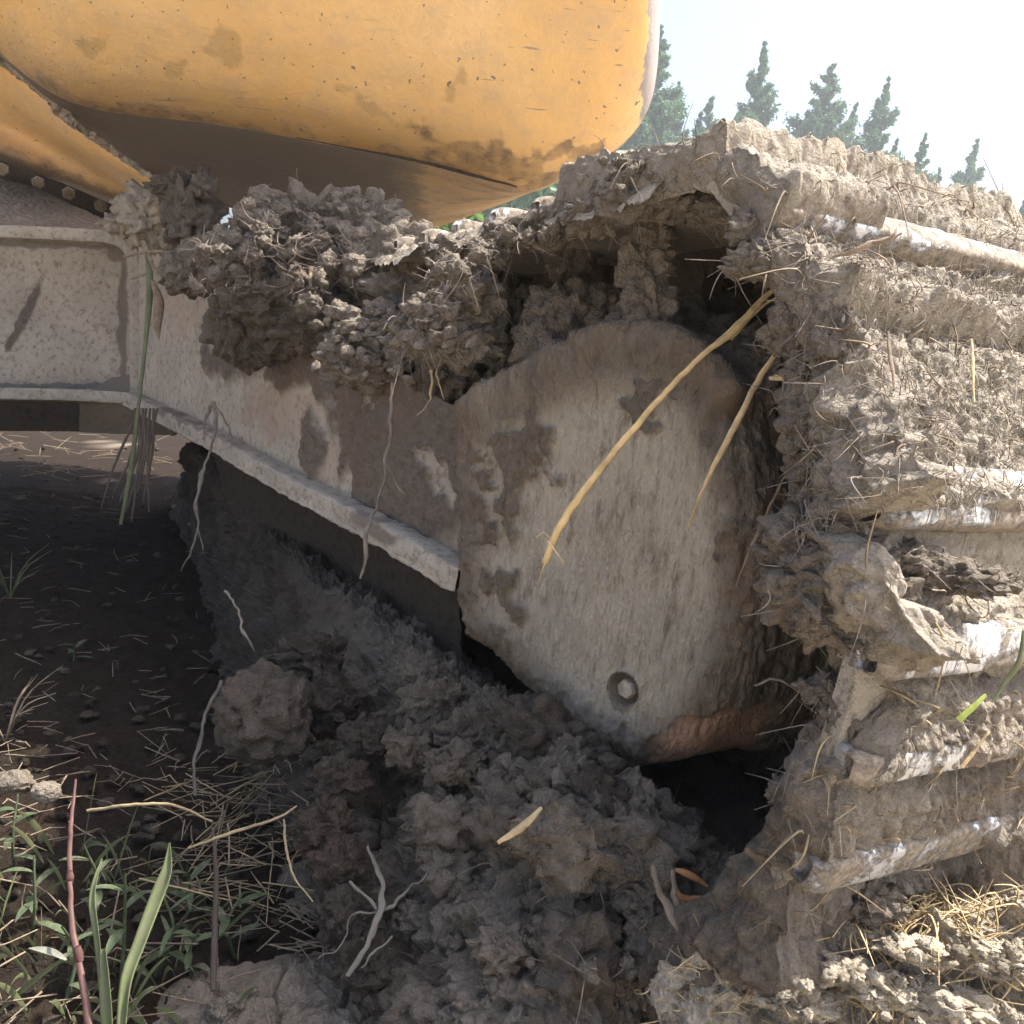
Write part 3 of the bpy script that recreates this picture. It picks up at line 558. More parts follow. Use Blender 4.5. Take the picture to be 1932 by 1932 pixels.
# the berm squeezed out along the lower run
cols = [((370, 855), (362, 890), (330, 960)), ((470, 960), (440, 1035), (395, 1130)), ((600, 1085), (540, 1190), (430, 1330)), ((760, 1205), (650, 1350), (500, 1530)), ((880, 1320), (770, 1490), (600, 1720)),
        ((1010, 1405), (900, 1620), (700, 1990)), ((1130, 1490), (1050, 1720), (870, 2250)), ((1250, 1600), (1180, 1800), (1120, 2150)), ((1390, 1700), (1360, 1830), (1380, 2080)), ((1540, 1760), (1545, 1820), (1620, 2000))]
C0, C1, C2, C3 = [], [], [], []
for i, (a, b, c) in enumerate(cols):
    ra = onW(*a, -.01); 
    if i > 6: ra = U(*a, .93-.04*(i-7))
    rb = (ra*.45+G(*c, .0)*.55); 
    dline = np.linalg.norm(rb-CP); d_ = U(*b, 1.)-CP; rb = CP+d_/np.linalg.norm(d_)*dline
    C0.append(ra+A*.18-Z*.12); C1.append(ra); C2.append(rb); C3.append(G(*c, -.03))
S = patch(np.array([C0, C1, C2, C3]), 400, 760); Nn, _ = flipcam(S[150:], gnorm(S)[150:]); s_ = np.sign((gnorm(S)[200]*(CP-S[200])).sum()); Nn = gnorm(S)*s_; V = S.reshape(-1, 3)
sc = np.clip(np.linalg.norm(V-CP, axis=1), .8, 2)
c1, c2 = worley(V, 22, 9); c3, c4 = worley(V, 60, 4)
q_ = np.clip(.85+1.4*fbm(V, 9, 2, seed=77), .35, 1.5); h = .026*fbm(V, 8, 3)+.020*fbm(V, 18, 3, True, 11)+.012*np.clip(c2-c1, 0, .45)+.005*np.clip(c4-c3, 0, .5)+q_*(.013*fbm(V*np.array([1, 1, .45]), 56, 4, True, 13)+.0035*fbm(V*np.array([1, 1, .4]), 160, 3, True, 14))
V = V+Nn.reshape(-1, 3)*h[:, None]
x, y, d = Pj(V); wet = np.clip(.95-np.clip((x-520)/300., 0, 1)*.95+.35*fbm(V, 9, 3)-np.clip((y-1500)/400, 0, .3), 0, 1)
bm_ = mesh('mud_berm', V, grid_faces(400, 760), MUDW, attrs={'wet': wet}); tag(bm_, 'long ridge of churned mud heaped along the lower run of the track', 'mud', kind='stuff')
BERM = (V, Nn.reshape(-1, 3))
p = Pile(); x, y, d = Pj(V); ok = np.nonzero((x > 560) & (x < 1330) & (y > 1330) & (y < 1950) & (np.arange(len(V)) > 110*760))[0]; rg = np.random.default_rng(17)
for i_, k_ in enumerate(rg.choice(ok, 150)):
    rr = .006+.030*rg.random()**3; p.add(*clod_v(V[k_]+BERM[1][k_]*rr*.15, (rr*1.3, rr*.9, rr), 4 if rr > .011 else 3, i_*2+5, 1.1), float(rg.uniform(.1, .95)))
tag(p.build('broken_clods', MUDW), 'broken dark clods strewn down the face of the mud berm', 'mud', kind='stuff')

S = patch(np.array([[Q-.36*L*0+sx_*L+wv_*A+(-R+zz_)*Z for wv_, zz_ in ((-.02, .02), (.08, .13), (.25, .2), (.45, .22), (.62, .1))] for sx_ in (-.30, -.1, .2, .7, 1.4, 2.2)]), 300, 220); V = S.reshape(-1, 3)
V[:, 2] += .03*fbm(V, 7, 3)+.02*fbm(V, 20, 4, True, 3)+.006*fbm(V, 60, 3)
tag(mesh('dark_gap_fill', V, grid_faces(300, 220), DARK, attrs={'wet': np.clip(.5+fbm(V, 8, 3), 0, 1)}), 'dark mud filler added inside the lower run to block the bright gap behind the motor cover', 'mud', kind='stuff')  # filler added to close the bright gap below the cover
# dry ground behind the track, raised as a bank to catch the sun
bc_ = [((1215, 1850), (1250, 1960), (1300, 2150)), ((1330, 1790), (1350, 1880), (1400, 2100)), ((1470, 1770), (1490, 1860), (1520, 2080)), ((1620, 1735), (1640, 1840), (1680, 2060)), ((1780, 1705), (1800, 1820), (1840, 2040)), ((1980, 1665), (2000, 1800), (2060, 2030))]
S = patch(np.array([[U(*a, .86)+np.array([.03, .06, -.14]) for a, b, c in bc_], [U(*a, .80) for a, b, c in bc_], [U(*b, .765) for a, b, c in bc_], [U(*c, .74)-Z*.03 for a, b, c in bc_]]), 300, 440)
Nn = gnorm(S); Nn *= np.sign((Nn[180]*(CP-S[180])).sum()); V = S.reshape(-1, 3); c1, c2 = worley(V, 17, 5)
h = .018*fbm(V, 9, 3, seed=31)+.022*fbm(V*np.array([.6, 1, 1]), 20, 5, True, 32)+.016*np.clip(c2-c1, 0, .4)+.007*fbm(V, 70, 4, True, 33)
V = V+Nn.reshape(-1, 3)*(h-.018)[:, None]; BANK = (V, Nn.reshape(-1, 3))
tag(mesh('dry_bank', V, grid_faces(300, 440), GROUND, attrs={'wet': np.clip(.0+.5*fbm(V, 12, 3, seed=8), 0, .4)}), 'sunlit bank of dry cracked mud and straw behind the track', 'mud', kind='stuff')
# named clumps of mud --------------------------------------------------------
def clump(label, specs, mat=MUD, name='mud_clump', wet=.25, group=None, seed=0, rough=1., cat='mud clump'):
    p = Pile()
    for i, s in enumerate(specs):
        p.clod(s[0], s[1], s[2], s[3], s[4] if len(s) > 4 else 5, seed+i*3+1, rough, s[6] if len(s) > 6 else wet, s[5] if len(s) > 5 else 0)
    o = p.build(name, mat); tag(o, label, cat, group); return p
def rubble(cx, cy, d0, sx, sy, n, r0, r1, seed, slope=0, dd=.05, sub=4, wet=.3):
    rg = random.Random(seed); out = []
    for i in range(n):
        a, b = max(-1, min(1, rg.gauss(0, .5))), max(-.9, min(1, rg.gauss(0, .5))); out.append((cx+a*sx, cy+b*sy+a*slope, d0+rg.uniform(-dd, dd)-b*.04, (rg.uniform(r0, r1), rg.uniform(r0, r1)*.8), sub, rg.uniform(-60, 60), rg.uniform(0, wet*2)))
    return out
PILE = []
PILE.append(clump('pale tan block of dried mud at the left end of the frame pile', [(285, 410, 2.1, (60, 52), 6), (250, 425, 2.1, (45, 22), 5), (330, 440, 2.1, (40, 30), 5)], DUST, seed=10, wet=.1))
PILE.append(clump('upright dark mud chunk with a ragged top beside the pale block', [(362, 410, 1.95, (46, 62), 6), (345, 352, 1.95, (50, 24), 6), (385, 350, 1.9, (22, 26), 5)], MUD, seed=20, wet=.55))
PILE.append(clump('tallest crumbly heap of rooty mud piled on the track frame', [(590, 470, 1.65, (120, 85), 6), (690, 450, 1.6, (80, 70), 6), (560, 415, 1.65, (60, 42), 6), (650, 410, 1.6, (55, 32), 5), (740, 500, 1.5, (90, 70), 6), (800, 560, 1.45, (90, 75), 6), (500, 500, 1.65, (80, 55), 5), (820, 510, 1.5, (80, 50), 5)] + rubble(650, 510, 1.45, 240, 90, 60, 9, 24, 5, 60), seed=30))
PILE.append(clump('rounded mud lump overhanging the frame plate at the left of the heap', [(435, 490, 1.6, (58, 42), 6), (470, 530, 1.6, (60, 40), 5), (360, 510, 1.8, (50, 40), 5), (400, 470, 1.65, (30, 25), 5)] + rubble(440, 480, 1.55, 90, 60, 18, 7, 16, 8), seed=50))
PILE.append(clump('dark mud slab sagging down the frame plate under the heap', [(450, 620, 1.62, (50, 62), 6), (540, 600, 1.6, (85, 60), 6), (600, 610, 1.55, (70, 50), 5), (500, 570, 1.55, (70, 40), 5), (480, 660, 1.62, (40, 30), 5)], MUD, seed=60, wet=.7))
PILE.append(clump('cluster of pale knobbly clods hanging at the foot of the heap', [(650, 590, 1.36, (32, 17), 5, 15), (670, 620, 1.35, (36, 18), 5, -10), (720, 600, 1.38, (40, 25), 5), (640, 660, 1.36, (30, 24), 5), (690, 690, 1.38, (80, 36), 6), (755, 672, 1.33, (30, 22), 5), (700, 650, 1.36, (50, 25), 5), (760, 630, 1.36, (60, 30), 5)] + rubble(700, 660, 1.33, 130, 60, 30, 6, 14, 12, wet=.1), seed=80, wet=.1))
PILE.append(clump('sunlit crumbly mud at the right shoulder of the heap', [(840, 600, 1.12, (62, 45), 6), (885, 560, 1.12, (55, 50), 5), (860, 650, 1.12, (70, 38), 5), (790, 640, 1.12, (40, 30), 5)] + rubble(835, 600, 1.12, 90, 60, 26, 6, 14, 13, wet=.1), seed=95, wet=.15))
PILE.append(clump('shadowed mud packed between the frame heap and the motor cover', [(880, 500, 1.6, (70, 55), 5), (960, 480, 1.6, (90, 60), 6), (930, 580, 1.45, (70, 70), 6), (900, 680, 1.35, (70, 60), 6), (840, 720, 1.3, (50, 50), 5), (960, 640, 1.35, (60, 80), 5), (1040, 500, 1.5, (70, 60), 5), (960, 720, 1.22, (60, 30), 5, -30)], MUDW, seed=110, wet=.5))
PILE.append(clump('square block of packed mud sitting on top of the motor cover', [(1060, 610, 1.12, (72, 62), 6), (1110, 590, 1.12, (66, 44), 6), (1020, 660, 1.1, (45, 50), 5), (1150, 620, 1.1, (50, 40), 5)], MUD, seed=130, wet=.3, rough=.8))
PILE.append(clump('small smooth mud ball wedged above the motor cover', [(1163, 608, 1.0, (22, 20), 5)], MUD, seed=140, wet=.35, rough=.35))
PILE.append(clump('hanging column of mud and roots dropping from the upper track', [(1222, 400, .98, (38, 45), 5), (1222, 450, .98, (40, 50), 6), (1215, 510, .98, (44, 48), 6), (1222, 570, .98, (42, 46), 6), (1238, 605, .98, (36, 26), 5), (1225, 370, .98, (32, 40), 5)], MUD, seed=150, wet=.2))
PILE.append(clump('mud arch clinging under the upper track above the dark gap', [(1050, 425, 1.03, (70, 30), 6, -15), (1130, 400, .96, (60, 36), 6, -20), (970, 445, 1.1, (60, 24), 5, -10), (900, 465, 1.2, (60, 20), 5, -10), (840, 470, 1.27, (40, 18), 5), (1080, 480, 1.2, (44, 44), 6), (1190, 372, .9, (60, 36), 5, -15)] + rubble(1020, 430, 1.02, 200, 30, 50, 8, 20, 17, -70), MUD, seed=170))
PILE.append(clump('ragged crest of mud on the highest point of the track', [(1250, 335, .95, (70, 30), 6), (1330, 330, .92, (70, 30), 6), (1300, 370, .9, (80, 40), 6), (1385, 345, .88, (60, 34), 6), (1425, 312, .9, (38, 28), 6), (1450, 345, .86, (60, 26), 5), (1390, 395, .86, (60, 30), 5)] + rubble(1340, 325, .9, 260, 30, 50, 6, 16, 19, 20), MUD, seed=190, wet=.15))
PILE.append(clump('triangular flap of mud hanging into the dark hollow', [(1430, 500, 0.75, (52, 26), 6, 25), (1395, 512, 0.75, (32, 12), 5, 12), (1470, 470, 0.75, (40, 34), 5), (1410, 430, 0.76, (34, 30), 5), (1500, 545, 0.74, (30, 40), 5)], MUD, seed=210, wet=.2))
PILE.append(clump('mud heap lying in the hollow behind the motor cover', [(1330, 640, 1.05, (90, 40), 6), (1400, 680, 1.0, (70, 50), 6), (1290, 610, 1.08, (50, 36), 5), (1440, 730, .95, (50, 70), 5), (1250, 620, 1.08, (60, 30), 5)], MUDW, seed=230, wet=.4))
PILE.append(clump('mud wall packed behind the broken pad edge beside the stalks', [(1500, 620, 0.74, (44, 50), 6), (1530, 720, 0.73, (50, 60), 6), (1530, 800, 0.72, (48, 60), 6), (1560, 880, 0.72, (60, 50), 6), (1530, 960, 0.72, (46, 42), 6), (1570, 650, 0.70, (40, 60), 5)], MUD, seed=250, wet=.35))
PILE.append(clump('bulging brown mud mass between the pale pad edges', [(1500, 1030, 0.70, (60, 55), 6), (1530, 1110, 0.69, (82, 60), 6), (1600, 1060, 0.68, (80, 50), 6), (1560, 1180, 0.69, (66, 40), 6), (1650, 1120, 0.67, (60, 40), 5), (1700, 1060, 0.68, (60, 30), 5), (1780, 1075, 0.68, (60, 26), 5), (1850, 1100, 0.67, (60, 22), 5), (1610, 1210, 0.68, (34, 30), 5)], MUD, seed=270, wet=.4))
PILE.append(clump('ragged mud curtain hanging beside the lower pad edges', [(1560, 1300, 0.71, (40, 24), 5), (1590, 1350, 0.70, (34, 50), 6), (1560, 1420, 0.71, (36, 46), 6), (1500, 1490, 0.73, (40, 30), 5), (1560, 1510, 0.72, (38, 50), 6), (1530, 1590, 0.73, (44, 40), 5), (1530, 1295, 0.71, (28, 12), 5)], MUD, seed=290, wet=.45))
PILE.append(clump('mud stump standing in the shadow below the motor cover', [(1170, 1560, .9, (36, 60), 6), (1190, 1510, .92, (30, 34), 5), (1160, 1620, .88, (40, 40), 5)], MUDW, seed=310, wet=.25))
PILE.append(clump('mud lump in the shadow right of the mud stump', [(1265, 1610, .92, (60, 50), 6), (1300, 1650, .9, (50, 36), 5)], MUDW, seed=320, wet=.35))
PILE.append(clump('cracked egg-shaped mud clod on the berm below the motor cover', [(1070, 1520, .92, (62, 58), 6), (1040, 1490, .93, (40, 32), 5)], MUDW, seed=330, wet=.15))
PILE.append(clump('cluster of dark clods at the crest of the berm', [(820, 1330, 1.12, (58, 44), 6), (900, 1400, 1.06, (66, 46), 6), (800, 1280, 1.15, (40, 30), 5), (960, 1420, 1.03, (44, 42), 5), (770, 1410, 1.05, (40, 34), 5), (860, 1440, 1.0, (50, 30), 5)], MUDW, seed=340, wet=.5))
PILE.append(clump('large round smeared mud ball beside the berm', [(498, 1348, 1.15, (88, 86), 6)], MUDW, name='mud_ball', seed=350, wet=.75, rough=.62))
PILE.append(clump('crumbled clod on the left shoulder of the low mud mound', [(420, 1905, .9, (26, 18), 5), (445, 1890, .9, (14, 10), 5)], MUDW, seed=360, wet=.1))
mc = G(575, 1925, 0); aa = np.linspace(0, 2*math.pi, 260, endpoint=False); kr = np.linspace(.005, 1, 130); AA, KR = np.meshgrid(aa, kr)
ro = 1+.28*fbm(np.stack([np.cos(aa), np.sin(aa), aa*0], 1), 1.4, 3, seed=5); V = np.stack([np.cos(AA)*KR*ro*.155, np.sin(AA)*KR*ro*.105, .050*np.clip(1-KR**2.6, 0, 1)**.8-.012], -1).reshape(-1, 3)+mc
V[:, 2] += (.014*fbm(V, 14, 4)+.006*fbm(V, 40, 3, True, 4)+.002*fbm(V, 130, 3))*np.repeat(1-kr**4, 260); c1, c2 = worley(V, 16, 4); V[:, 2] -= .010*np.clip(1-(c2-c1)*9, 0, 1)
tag(mesh('mud_mound', V, grid_faces(130, 260, True), MUDW, attrs={'wet': np.clip(.1+.5*fbm(V, 10, 3), 0, 1)}), 'low grey-brown cracked mud mound in the bottom foreground', 'mud mound')
PILE.append(clump('line of dark clods at the foot of the berm', [(640, 1480, 1.05, (50, 44), 5), (610, 1560, 1.0, (50, 44), 5), (640, 1640, .97, (46, 50), 5), (660, 1730, .93, (50, 46), 5), (690, 1820, .9, (44, 44), 5), (570, 1250, 1.25, (60, 40), 5), (620, 1330, 1.2, (50, 50), 5), (690, 1400, 1.1, (44, 40), 5)], MUDW, seed=380, wet=.95))
PILE.append(clump('mud rim crusted along the underside of the lowest pads', [(1250, 1770, .86, (60, 40), 6), (1340, 1750, .84, (70, 44), 6), (1440, 1740, .82, (66, 40), 6), (1540, 1720, .8, (60, 34), 6), (1640, 1700, .78, (60, 30), 5), (1180, 1800, .88, (40, 30), 5), (1120, 1690, .9, (50, 40), 5), (1220, 1690, .88, (60, 34), 5)] + rubble(1420, 1770, .82, 420, 36, 40, 8, 18, 29, -60), MUD, seed=400, wet=.4))
for i, (x0, y0, rx, ry, d_, lb) in enumerate([(1500, 1880, 60, 26, .86, 'long sunlit clod nearest the berm at the bottom edge'), (1640, 1850, 80, 28, .86, 'broken sunlit clod ridge in the middle of the dry strip'), (1800, 1900, 90, 34, .84, 'largest sunlit slab of dry mud in the bottom right corner'), (1720, 1790, 60, 18, .92, 'flat sunlit clod just below the lowest pad'), (1890, 1800, 50, 20, .9, 'small sunlit clod at the right edge')]):
    d_ = .755
    clump(lb, [(x0, y0, d_, (rx, ry), 6, 12), (x0+rx*.7, y0+14, d_, (rx*.6, ry*.7), 5, 10)]+rubble(x0, y0, d_, rx*2, ry*1.4, 24, 5, 14, i), GROUND, seed=420+i*9, wet=.0)

# ------------------------------------------------------------------ root fibres on the mud
def fibres(V, Nn, sel, n, lmin, lmax, r, name, label, mat, seed, lift=.5, droop=.3):
    rg = np.random.default_rng(seed); idx = rg.choice(np.nonzero(sel)[0], n); T = Tubes()
    for i in idx:
        p = V[i]; nn = Nn[i]; d = rg.normal(size=3); d -= (d@nn)*nn*(1-lift*rg.random()); d /= np.linalg.norm(d); l = rg.uniform(lmin, lmax)
        k = rg.normal(size=3)*.35
        k2 = rg.normal(size=3)*.4; l *= .75
        pts = [p-nn*.002, p+(d+k2*.6)*l*.35+nn*l*.12, p+(d+k*.8)*l*.6+nn*l*.1-Z*droop*l*.2, p+(d*.8+k*1.5-k2*.5)*l-Z*droop*l*.5]
        T.add(pts, [r, r, r*.8, r*.35], 3, 7, jit=0)
    o = T.build(name, mat); tag(o, label, 'roots', kind='stuff')
V, nn = CRUST; x, y, d = Pj(V)
fibres(V, nn, (y < 1010) & (y > 440) & (x > 1480) & (x < 1990) & (t_ < 75), 2600, .008, .034, .0005, 'root_fibres', 'fine matted root fibres over the sunlit upper pads', ROOT, 1, .5)
fibres(V, nn, (y < 1800) & (y > 1000) & (x > 1440) & (x < 1990), 650, .010, .034, .0005, 'root_fibres', 'ragged roots and fibres hanging from the lower pads', ROOT, 2, .6, 1.5)
fibres(V, nn, (y < 460) & (x > 1100) & (x < 1990), 500, .008, .03, .0006, 'root_fibres', 'short roots standing on the crest of the track', STRAWD, 3, .9, .1)
PV = np.concatenate([np.concatenate(PILE[k].V) for k in (2, 3, 6)]); x, y, d = Pj(PV)
fibres(PV, np.tile(-f_, (len(PV), 1)), (y < 680), 1700, .012, .045, .0008, 'root_fibres', 'tangle of mud-coated roots over the heap on the frame', ROOT, 4, .9, .4)
PV = np.concatenate([np.concatenate(PILE[k].V) for k in (10, 11, 12, 13, 15, 16, 17, 25)])
fibres(PV, np.tile(-f_, (len(PV), 1)), np.ones(len(PV), bool), 900, .010, .04, .0006, 'root_fibres', 'root hairs sticking out of the hanging mud along the track edge', ROOT, 5, .9, .8)
V, nn = BERM; x, y, d = Pj(V)
fibres(V, nn, (x > 600) & (y > 1350), 330, .01, .045, .0006, 'root_fibres', 'roots bristling from the face of the mud berm', ROOT, 6, .7, .8)

V, nn = BANK; x, y, d = Pj(V)
fibres(V, nn, (y > 1700) & (x > 1560), 500, .02, .07, .0009, 'straw_litter', 'golden straw strewn over the sunlit bank', STRAW, 7, .35, .1)
fibres(V, nn, (y > 1750) & (x < 1600), 160, .015, .05, .0007, 'straw_litter', 'pale straw bits on the left end of the sunlit bank', STRAW, 8, .35, .1)
# ------------------------------------------------------------------ stalks and sticks that can be told apart
def stalk(label, paths, mat=STRAWD, name='straw_stalk', cat='straw', parent=None):
    T = Tubes()
    for pts, d, wp in paths: T.px(pts, d, wp, 8, len(pts)*9, .55)
    for k_ in range(len(T.V)):
        if name in ('branch', 'twig', 'hanging_root', 'stick'): T.V[k_] = T.V[k_]+np.stack([fbm(T.V[k_], 45, 2, seed=q) for q in (31, 32, 33)], 1)*.006
    V = np.concatenate(T.V); V = V+(fbm(V, 60, 3)*.0009)[:, None]*r_+(fbm(V, 300, 2, seed=3)*.0004)[:, None]*u_; o = mesh(name, V, np.concatenate(T.F), mat)
    if parent: adopt(o, parent)
    else: tag(o, label, cat)
    return o
stalk('long bright yellow stalk slanting down across the motor cover', [([(1470, 545, .84), (1440, 565, .84), (1385, 625, .83), (1315, 680, .82), (1225, 775, .82), (1125, 895, .83), (1062, 985, .84), (1028, 1062, .85)], .8, [5, 8, 11, 11, 12, 14, 15, 13]),
    ([(1520, 527, .85), (1450, 552, .84), (1400, 600, .835), (1330, 665, .825)], .8, [3, 5, 6, 5]), ([(1510, 535, .85), (1440, 578, .85), (1380, 640, .84)], .8, [2, 4, 5]),
    ([(1035, 1020, .84), (1052, 1045, .83), (1065, 1063, .83)], .8, [3, 3, 2]), ([(1040, 1015, .84), (1025, 1005, .83), (1012, 1012, .83)], .8, [3, 2, 2]), ([(1030, 1060, .84), (1022, 1080, .84), (1016, 1098, .84)], .8, [4, 2, 1])], STALK)
stalk('brown split stalk leaning beside the long yellow one', [([(1500, 590, .8), (1470, 655, .79), (1430, 720, .79), (1375, 825, .79), (1335, 905, .8), (1318, 940, .8), (1300, 992, .81)], .8, [8, 10, 12, 13, 9, 6, 5]), ([(1345, 880, .8), (1325, 930, .8), (1312, 960, .8)], .8, [4, 4, 2])], STRAW)
stalk('thin bent stalk hanging below the brown split stalk', [([(1503, 825, .77), (1490, 880, .77), (1470, 920, .77), (1440, 985, .78), (1415, 1040, .78), (1388, 1106, .79)], .8, [6, 7, 6, 7, 7, 3])], STRAWD)
stalk('flat torn leaf hanging over the brown mud bulge', [([(1592, 930, .74), (1575, 990, .73), (1550, 1030, .73), (1535, 1075, .73), (1530, 1125, .73)], .8, [14, 14, 12, 10, 5])], STRAWD, 'dry_leaf', 'leaf')
stalk('short bleached straw lying level on the pad edge mud', [([(1450, 714, .74), (1500, 716, .735), (1545, 722, .73), (1585, 722, .73)], .8, [8, 11, 9, 4]), ([(1460, 708, .74), (1530, 714, .735), (1590, 712, .73)], .8, [4, 5, 3])], STRAW)
stalk('long pale grass stem dangling in front of the raised border corner', [([(278, 465, 1.9), (283, 540, 1.85), (275, 640, 1.83), (262, 760, 1.82), (248, 880, 1.82), (228, 990, 1.82)], 1.8, [10, 13, 8, 7, 9, 7])], BLADE)
stalk('crossed straws caught on the border corner', [([(232, 484, 1.88), (290, 474, 1.86), (372, 480, 1.85)], 1.8, [5, 6, 3]), ([(248, 527, 1.88), (300, 506, 1.86), (330, 490, 1.85)], 1.8, [4, 5, 3]), ([(270, 455, 1.88), (292, 510, 1.86), (305, 525, 1.85)], 1.8, [9, 7, 3])], STRAWD)
stalk('withered leaf hanging just right of the border corner', [([(288, 530, 1.84), (300, 570, 1.83), (297, 610, 1.83), (300, 640, 1.83)], 1.8, [8, 18, 15, 3])], STRAWD, 'dry_leaf', 'leaf')
stalk('bundle of dark stems hanging under the cross beam', [([(255+i*7, 770, 1.95), (250+i*5+6*(i % 3), 850, 1.95), (215+i*11, 930+18*(i % 4), 1.95)], 1.8, [5, 6, 3]) for i in range(7)]+[([(250, 800, 1.95), (215, 880, 1.95), (190, 960, 1.95)], 1.8, [5, 5, 2])], plain('dark_stem', (.10, .075, .055), .8), 'stem_bundle', 'stems')
stalk('forked root drooping from the lower flange', [([(402, 757, 1.75), (408, 800, 1.73), (390, 870, 1.72), (372, 930, 1.7), (372, 990, 1.7), (385, 1040, 1.7)], 1.7, [6, 7, 6, 8, 6, 3]), ([(402, 757, 1.75), (425, 795, 1.73), (440, 826, 1.73)], 1.7, [5, 4, 2]), ([(402, 757, 1.75), (388, 790, 1.74), (384, 828, 1.74)], 1.7, [6, 6, 3]), ([(374, 990, 1.7), (362, 1035, 1.7), (340, 1076, 1.7)], 1.7, [4, 3, 2])], ROOT, 'hanging_root', 'root')
stalk('long thin root drooping from the heap down to the berm', [([(742, 722, 1.25), (738, 790, 1.23), (730, 860, 1.22), (718, 930, 1.2), (697, 990, 1.15), (690, 1040, 1.14), (682, 1095, 1.14)], 1.2, [8, 7, 5, 4, 6, 9, 3]), ([(728, 870, 1.22), (745, 905, 1.21), (766, 938, 1.21)], 1.2, [3, 4, 3])], ROOT, 'hanging_root', 'root')
stalk('pale curved root hanging right of the heap', [([(806, 680, 1.22), (815, 715, 1.21), (808, 755, 1.2), (785, 786, 1.2)], 1.2, [6, 5, 4, 2]), ([(820, 690, 1.22), (828, 725, 1.21), (840, 752, 1.21)], 1.2, [3, 4, 3])], STRAW, 'hanging_root', 'root')
stalk('stub of root with a mud knob hanging in front of the heap', [([(587, 502, 1.42), (588, 530, 1.41), (583, 560, 1.41)], 1.4, [12, 9, 7])], STRAWD, 'hanging_root', 'root')
clump('small mud knob on the end of a dangling root', [(582, 572, 1.4, (22, 17), 5)], seed=500)
stalk('dead twig reaching up into the sky at the crest', [([(1090, 308, 1.0), (1125, 325, .99), (1165, 338, .97), (1200, 345, .95)], 1, [8, 7, 8, 6]), ([(1125, 325, .99), (1150, 320, .99), (1158, 305, .99)], 1, [4, 3, 2]), ([(1110, 340, .98), (1160, 345, .97), (1210, 350, .95)], 1, [4, 6, 4])], STRAWD, 'twig', 'twig')
stalk('thin root dangling from the crest into the dark gap', [([(1170, 375, .97), (1160, 420, .97), (1150, 470, .97)], 1, [5, 4, 2])], ROOT, 'hanging_root', 'root')
stalk('splintered brown twig lying on the long pale pad edge', [([(1565, 480, .71), (1620, 470, .70), (1660, 455, .70), (1705, 440, .70)], .7, [5, 10, 9, 3]), ([(1640, 462, .70), (1690, 446, .69), (1695, 428, .69)], .7, [5, 5, 2])], STRAWD, 'twig', 'twig')
stalk('stick of orange straw stuck upright on the sunlit pads', [([(1832, 640, .66), (1836, 690, .655), (1838, 760, .65)], .65, [5, 8, 4])], STRAW)
stalk('leaning brown straw on the sunlit pads', [([(1676, 625, .68), (1680, 680, .675), (1690, 740, .67)], .65, [5, 9, 4])], STRAWD)
stalk('torn reddish wood splinter in the hollow under the pads', [([(1275, 1642, .85), (1300, 1650, .85), (1335, 1672, .85)], .85, [8, 14, 6]), ([(1280, 1690, .84), (1310, 1698, .84), (1345, 1690, .84)], .85, [10, 14, 5]), ([(1268, 1665, .85), (1290, 1700, .84), (1300, 1720, .84)], .85, [6, 9, 6])], WOOD, 'wood_splinter', 'wood')
stalk('muddy stick leaning on the berm under the lowest pads', [([(1230, 1630, .84), (1252, 1690, .82), (1275, 1745, .8), (1290, 1800, .8)], .85, [10, 14, 16, 9]), ([(1268, 1640, .84), (1275, 1700, .82), (1285, 1760, .81)], .85, [9, 12, 8])], STRAWD, 'stick', 'stick')
stalk('flat bleached bark chip lying on the berm', [([(1022, 1524, .82), (985, 1560, .81), (940, 1590, .80)], .85, [6, 16, 8])], STRAW, 'bark_chip', 'bark chip')
stalk('forked grey branch standing at the foot of the berm', [([(694, 1595, .95), (715, 1640, .93), (720, 1700, .9), (700, 1770, .88), (655, 1838, .86)], .9, [8, 9, 11, 10, 9]), ([(662, 1660, .92), (690, 1690, .91), (712, 1712, .9)], .9, [5, 6, 5]), ([(808, 1645, .9), (780, 1670, .9), (735, 1710, .9), (690, 1720, .9), (660, 1725, .9)], .9, [3, 4, 5, 4, 3]), ([(740, 1770, .88), (705, 1800, .87), (680, 1820, .87)], .9, [5, 5, 4]), ([(660, 1725, .9), (645, 1770, .89), (600, 1810, .88)], .9, [2, 3, 2])], plain('grey_twig', (.17, .145, .115), .85), 'branch', 'branch')
stalk('dark thin root curving down the dry strip at the bottom right', [([(1265, 1770, .84), (1310, 1850, .83), (1370, 1940, .82)], .85, [8, 10, 8]), ([(1300, 1800, .83), (1310, 1870, .82), (1312, 1960, .81)], .85, [4, 6, 6]), ([(1290, 1830, .83), (1275, 1880, .83), (1262, 1900, .83)], .85, [4, 4, 3])], ROOT, 'hanging_root', 'root')
stalk('bent root jutting left from the mud curtain', [([(1425, 1292, .77), (1470, 1284, .77), (1505, 1300, .77)], .8, [3, 4, 5])], ROOT, 'hanging_root', 'root')
stalk('curved green root drooping between the mud bulge and the curtain', [([(1550, 1220, .76), (1558, 1260, .75), (1545, 1310, .75), (1515, 1325, .75)], .8, [4, 5, 5, 3])], BLADE, 'hanging_root', 'root')
stalk('white bleached root lump on the lower pads', [([(1640, 1472, .705), (1672, 1460, .70), (1700, 1440, .70), (1718, 1420, .70)], .7, [8, 16, 18, 8])], STRAW, 'bleached_root', 'root')
stalk('orange straw on the lower right pads', [([(1815, 1448, .70), (1840, 1415, .70), (1866, 1380, .70)], .7, [9, 8, 5])], STRAW)
stalk('yellow-green leaf strip on the lower right pads', [([(1808, 1360, .69), (1840, 1330, .69), (1862, 1312, .69)], .7, [14, 12, 7])], leafmat('yellow_leaf', (.42, .5, .12)), 'leaf', 'leaf')
